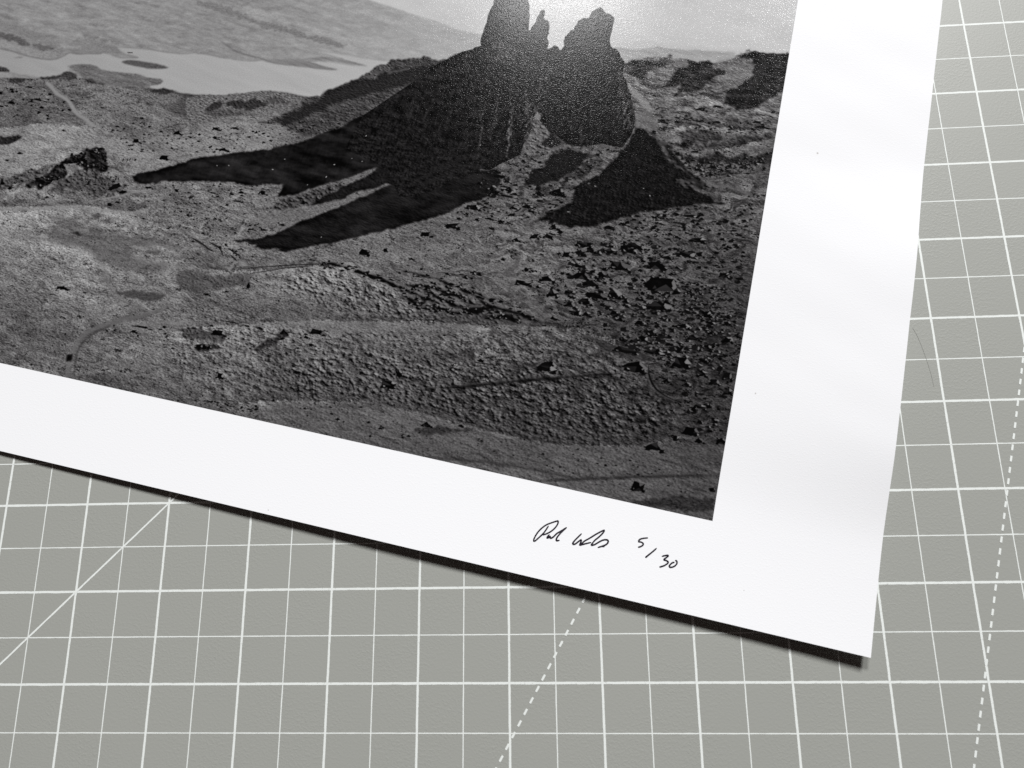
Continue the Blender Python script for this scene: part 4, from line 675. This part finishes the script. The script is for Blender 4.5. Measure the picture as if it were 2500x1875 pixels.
# repaint land that rises in front of the water
fill('peninsula', 108, 1, .05, .1, .05 * F_fine + .04 * STREAK)
for n in ('knoll_left', 'knoll_dark_b', 'knoll_dark_d', 'knoll_dark_c'): fill(n, 60, .9, .25, .12, .15 * R2)
fill('knoll_mid', 102, 1, .25, .2, .10 * F_fine + .14 * R3 + .06 * R2)
for n in ('knoll_dark1', 'knoll_dark2', 'knoll_dark4'): fill(n, 46 if n != 'knoll_dark4' else 76, .85, .35, .25, .2 * R2)
fill('knoll_dark3', 62, .6, .4, .5, .2 * R2)
stroke('path1', 138, 1.5, .95, .25, .12, False)
stroke([(p[0] - .8, p[1] + .5) for p in PIC['path1']], 70, .5, .6, .3, .1)
# right-hand hills
fill('far_hill1', 186, .8, .1, .5); fill('far_hill2', 158, .95, .12, .3, .03 * STREAK)
fill('rhill', 100, 1, .22, .1, .14 * F_band + .10 * F_mid + .09 * F_fine + .12 * R3 + .06 * R2)
sy, sx, a = mask(PIC['rhill'], 0, 0)
kk = np.clip((YY[sy, sx] - RH_Y0) / 45, 0, 1) * a
L[sy, sx] = L[sy, sx] * (1 - .12 * kk)
for args in (('c8', .30, 4, .35, 3), ('c9', .22, 5, .3, 4), ('c16', .24, 5, .2, 4)): fold(*args)
fill('rh_lit4', 98, .5, .5, .8, .1 * R3); fill('rh_lit3', 104, .7, .4, .4, .1 * R3)
fill('rh_lit2', 102, .75, .4, .8, .04 * F_fine); fill('rh_lit1', 132, .9, .25, .3, .05 * F_fine)
for n, t in (('rh_dark1', 46), ('rh_dark2', 40), ('rh_dark3', 30), ('rh_dark4', 42)): fill(n, t - 4, .88, .28, .14, .25 * R2 + .35 * F_mid)
for n, t in (('rh_hump', 48), ('rh_hump2', 32), ('rh_band1', 42), ('rh_band2', 32), ('rh_wall', 26)): fill(n, t, .75, 1.0, .2, .3 * R2 + .25 * F_mid)
stroke('path_right', 96, .9, .8, .3, .15)
# the slope under the ridge and the pinnacles
fill('ridge', 66, 1, .3, .15, .16 * R3 + .14 * R2 + .1 * F_mid)
fill('ridge_dark', 36, .85, .45, .5, .2 * R3); fill('ridge_lit1', 84, .7, .4, .3, .2 * R2); fill('ridge_lit2', 92, .7, .2, .2)
stroke('ridge_path', 128, .5, .8); fill('scree_lit', 138, .6, .3, .6, .05 * F_fine)
fill('rough_dark', 50, .75, .5, .5, .45 * R1 + .3 * R2)
fill('streak2', 104, .65, .25, .35, .12 * F_fine)
fill('shadow1', 26, .96, .2, .14, .04 * CLIFF + .12 * F_mid + .22 * F_big)
fill('shadow2', 26, .94, .25, .15, .12 * F_mid + .15 * R2)
fill('shadow3', 26, .96, .2, .1, .12 * F_mid + .16 * F_big + .12 * R3)
fill('crag_back', 66, .75, .8, .2, .3 * R1 + .2 * R2)
fill('crag_foot', 62, .75, 1.0, .35, .3 * R1 + .2 * R2)
fill('crag', 30, .95, .4, .05, .3 * R2 + .3 * R1 + .3 * F_mid)
for _ in range(150):
    x, y = rng.random(2) * (CRAG_HI - CRAG_LO) + CRAG_LO
    if inside(PIC['crag'], x, y): rock(x, y, 1.0 + 2.2 * rng.random(), .8 + 1.6 * rng.random(), .5, 16)
fill('crag_lit', 92, .65, .25, .25, .1 * F_fine)
fill('dark_hump', 36, .9, .3, .2, .3 * R2); fill('crag_rock1', 24, .95, .2); fill('crag_rock2', 28, .95, .2)
stroke('path2', 126, .6, .8); stroke('path3', 126, .6, .8)
fill('massif', 27, 1, .07, 0, .13 * np.clip(CLIFF, -2, 2) + .12 * np.clip(F_fine, -2, 2) + .18 * np.clip(F_mid, -2, 2) + .16 * R2)
sy, sx, a = mask(PIC['massif'], 0, 0)
kk = np.clip((SHADE_Y - YY[sy, sx]) / 60, 0, 1) * a
L[sy, sx] *= 1 + .7 * kk * (L[sy, sx] < .25)
for _ in range(260):
    x, y = CLIFF_LO + (CLIFF_HI - CLIFF_LO) * rng.random(2)
    if not inside(PIC['massif'], x, y): continue
    ln = 2 + 7 * rng.random(); dx = rng.standard_normal() * .22 * ln
    stroke([(x, y), (x + dx * .5 + .3 * rng.standard_normal(), y + ln * .5), (x + dx, y + ln)], 46 + 24 * rng.random() if rng.random() < .5 else 9, .25 + .5 * rng.random(), .45, .8, .06)
for n, t, al in (('ml1', 62, .6), ('ml2', 52, .6), ('ml3', 66, .7), ('ml4', 46, .6), ('ml5', 46, .55), ('ml8', 50, .6)):
    fill(n, t, al, .3, .25, .35 * CLIFF + .3 * R2)
for n in ('ml6', 'ml7'): fill(n, 37, .6, .25, .3, .2 * R3)
fill('tower_face', 58, .6, .3, .6, .35 * CLIFF + .3 * R2)
for n in ('cliff_lit1', 'cliff_lit2', 'cliff_lit3'): fill(n, 56, .7, .25, .2, .4 * CLIFF + .3 * R2)
fill('gap_scree', 92, .85, .4, .2, .22 * R1 + .2 * R2); fill('gap_top', 120, .9, .2, .1); fill('gap_rock', 30, .9, .35, .1)
fill('shade_patch', 26, .93, .6, .08, .15 * R2); fill('shade_patch2', 40, .7, .6, .4, .4 * R1)
fill('cone', 21, .97, .3, .03, .15 * F_mid + .28 * R2 + .15 * CLIFF)
fill('cone_lit', 74, .7, .5, .2, .4 * R1); fill('cone_base', 52, .7, .5, .3, .5 * R1)
# peat gullies on the mound
fill('gully_zone', 58, .5, .6, .8, .5 * R1)
fill('gully_floor', 74, .5, .5, .6, .25 * R2)
GW = (.9, 1.0, .9, 1.1, 1.1, 1.6, 1.2, .5, .5, .9, 1.0, 1.1, .9, .7, .8)
for i, wd in enumerate(GW):
    g = np.array(PIC['gl%d' % (i + 1)])
    stroke([(x + .35, y - wd * .8) for x, y in g], 112, .7, .55, .8, .12)
    stroke('gl%d' % (i + 1), 15, wd * .8, .9, .9, .04)
    for _ in range(int(6 + wd * 9)):                    # slumped peat hags along each gully
        k = rng.integers(0, len(g) - 1); q = g[k] + (g[k + 1] - g[k]) * rng.random() + rng.standard_normal(2) * (1.0, .7)
        rock(q[0], q[1], 1.0 + 1.8 * rng.random(), .6 + .7 * rng.random(), .7, 20)
fill('smooth_band', 50, .75, .25, .35, .06 * F_fine)
for _ in range(70):
    p = np.array(PIC['stone_band']); k = rng.integers(0, len(p) - 1); t = rng.random()
    q = p[k] + (p[k + 1] - p[k]) * t + rng.standard_normal(2) * .45
    rr = .16 + .22 * rng.random()
    fill([(q[0] - rr, q[1]), (q[0], q[1] - rr * .8), (q[0] + rr, q[1]), (q[0], q[1] + rr * .7)], 90 + 45 * rng.random(), .8)
stroke([(x, y + .5) for x, y in PIC['track']], 22, .8, .75, .7, .1); stroke('track', 88, .45, .55, .4, .1)
stroke('curve', 22, .6, .85); stroke([(x - .7, y) for x, y in PIC['curve']], 84, .5, .5)
# strewn boulders
for pts, n, w0, w1, lit in STREWN:
    P = np.array(pts); lo, hi = P.min(0), P.max(0); cnt = 0
    while cnt < n:
        x, y = lo + (hi - lo) * rng.random(2)
        if not inside(pts, x, y): continue
        cnt += 1
        w = w0 + (w1 - w0) * rng.random() ** (1.7 if lit else 2.4)
        rock(x, y, w, w * (.35 + .4 * rng.random()), 0.85 if lit else .35, 14 + 16 * rng.random())
for x, y, w, h in BOULDERS:
    rock(x, y, w, h, .95, 14)
    if w > 3:
        rock(x + w * .34, y + h * .22, w * .36, h * .5, .9, 14); rock(x - w * .36, y + h * .26, w * .34, h * .4, .5, 14)
# fine silver grain, dust specks
L *= 1 + .02 * F_grain
L += .40 * (L - blur(L, 1.6)) * np.clip(1.5 - 2 * L, 0, 1)      # crisp print sharpening
for x, y in SPECKS:
    rr = .16 + .1 * rng.random(); th = rng.random() * 3.1
    dx, dy = math.cos(th) * rr * 1.6, math.sin(th) * rr * 1.6
    fill([(x - dx, y - dy), (x + dy * .4, y - dx * .4), (x + dx, y + dy), (x - dy * .4, y + dx * .4)], 205, .9)
L = np.clip(L - .018, .02, .97)

lin = np.where(L <= .04045, L / 12.92, ((L + .055) / 1.055) ** 2.4)
TONE_GAIN = 0.93
rgba = np.ones((PH, PW, 4), np.float32)
warm = np.clip(1 - L / .6, 0, 1)                       # the blacks of the ink lean a little warm and violet
rgba[..., 0] = lin * (1 + .03 * warm); rgba[..., 1] = lin * (1 - .03 * warm); rgba[..., 2] = lin
rgba[..., :3] = np.clip(rgba[..., :3] * TONE_GAIN, 0, 1)
pic = bpy.data.images.new('landscape_ink', PW, PH, alpha=False, float_buffer=True)
pic.colorspace_settings.name = 'Non-Color'
pic.pixels.foreach_set(np.ascontiguousarray(rgba[::-1]).ravel()); pic.update(); pic.pack()

m, nt, b = new_mat('printed_picture')
tx = node(nt, 'ShaderNodeTexImage'); tx.image = pic; tx.interpolation = 'Linear'; tx.extension = 'EXTEND'
nt.links.new(tx.outputs['Color'], b.inputs['Base Color'])
b.inputs['Specular IOR Level'].default_value = 0.060
bp = lustre(nt, b, 0.15, 0.125); nt.links.new(bp.outputs['Normal'], b.inputs['Normal'])
vs, fs, nu, nv = sheet_grid(UR - PIC_W, UR, VB, VB + PIC_H, 3.0, 0.02)
me = mesh('printed_picture', vs, fs, True)
uvl = me.uv_layers.new(name='UVMap')
co = np.array(vs)
uvs = np.c_[(co[:, 0] - (UR - PIC_W)) / PIC_W, (co[:, 1] - VB) / PIC_H]
li = np.zeros(len(me.loops), np.int32); me.loops.foreach_get('vertex_index', li)
uvl.data.foreach_set('uv', uvs[li].astype(np.float32).ravel())
obj('printed_picture', me, m, art_print)

# ---- pen signature and edition number (u, v on the sheet, mm)
SIGN = [[(-93.5,9.66),(-93.73,10.2),(-93.51,11.32),(-92.96,12.72),(-92.16,13.97),(-91.11,15.11),(-89.79,16.01),(-88.45,16.78),(-88.08,16.78),(-88.04,16.08),(-88.48,14.91),(-89.3,13.76),(-90.38,12.77),(-91.71,11.98)],[(-90.48,14.99),(-90.85,13.95),(-91.35,12.77),(-92.15,11.52),(-92.89,10.5),(-93.5,9.66)],[(-92.76,10.85),(-92.44,11.09)],[(-89.67,12.66),(-90.04,12.0),(-90.16,11.55),(-89.73,11.75),(-89.38,12.15),(-89.24,11.69),(-88.73,11.94),(-88.28,12.51),(-87.71,13.38),(-86.64,14.37),(-85.31,15.7)],[(-85.31,15.7),(-86.06,14.71),(-86.87,13.46),(-87.39,12.39),(-87.53,11.72),(-87.29,11.4),(-86.55,11.74)],[(-80.84,14.94),(-81.51,13.94),(-82.24,12.82),(-82.72,11.87),(-82.6,11.47),(-82.01,11.71),(-81.32,12.5),(-80.65,13.18),(-80.59,12.57),(-80.77,11.68),(-80.14,11.93),(-79.17,12.42),(-77.72,13.11)],[(-80.52,11.74),(-79.71,12.98),(-78.45,14.11),(-77.02,15.49),(-75.75,16.59),(-74.81,17.23),(-75.07,16.36),(-75.88,15.12),(-76.9,13.83),(-77.43,12.76),(-77.5,12.36),(-76.68,12.72),(-75.79,13.55),(-74.69,14.44),(-73.69,14.77),(-73.17,14.57),(-73.21,13.93),(-73.72,13.29),(-74.76,12.63),(-75.71,12.1)],[(-74.76,12.63),(-73.83,12.78)]]
NUMB = [[(-62.4,17.87),(-63.24,17.61),(-64.12,17.26),(-64.68,16.82),(-64.93,16.24)],[(-64.97,16.13),(-64.26,16.29),(-63.6,16.12),(-63.43,15.74),(-63.76,15.25),(-64.32,14.85),(-64.71,14.71)],[(-59.58,15.64),(-60.39,14.55),(-61.25,13.52),(-61.94,12.68),(-62.19,12.33)],[(-57.84,13.68),(-57.08,14.06),(-56.29,14.35),(-56.15,14.13),(-56.76,13.41),(-57.09,12.92),(-56.35,12.84),(-55.85,12.58),(-56.01,12.09),(-56.72,11.39),(-57.47,10.93),(-57.99,10.65)],[(-54.08,12.89),(-54.66,12.65),(-55.17,12.02),(-55.34,11.5),(-55.01,11.29),(-54.37,11.54),(-53.74,12.08),(-53.41,12.83),(-53.65,13.4),(-54.05,13.37)]]
def pen(name, strokes, width):
    V, F = [], []
    for k, s in enumerate(strokes):
        a, f = ribbon(s, width, lambda x, y: float(lift(x, y)) + 0.03 + 0.004 * k, 0.35)
        F += [tuple(i + len(V) for i in q) for q in f]; V += a
    return obj(name, mesh(name, V, F), M_INK, art_print)
pen('signature', SIGN, 0.48)
pen('edition_number', NUMB, 0.48)
# ---- dust specks lying in the paper
for u, v, r in [(-32.06, 147.67, 0.32), (-39.55, 65.64, 0.22), (-34.49, 9.68, 0.12), (-171.54, 1.31, 0.18)]:
    vs = [(u + r * math.cos(a) * (1 + .3 * math.sin(3 * a)), v + r * math.sin(a), float(lift(u, v)) + 0.03) for a in [k * math.pi / 4 for k in range(8)]]
    obj('speck', mesh('speck', vs, [tuple(range(8))]), M_DUST, art_print)
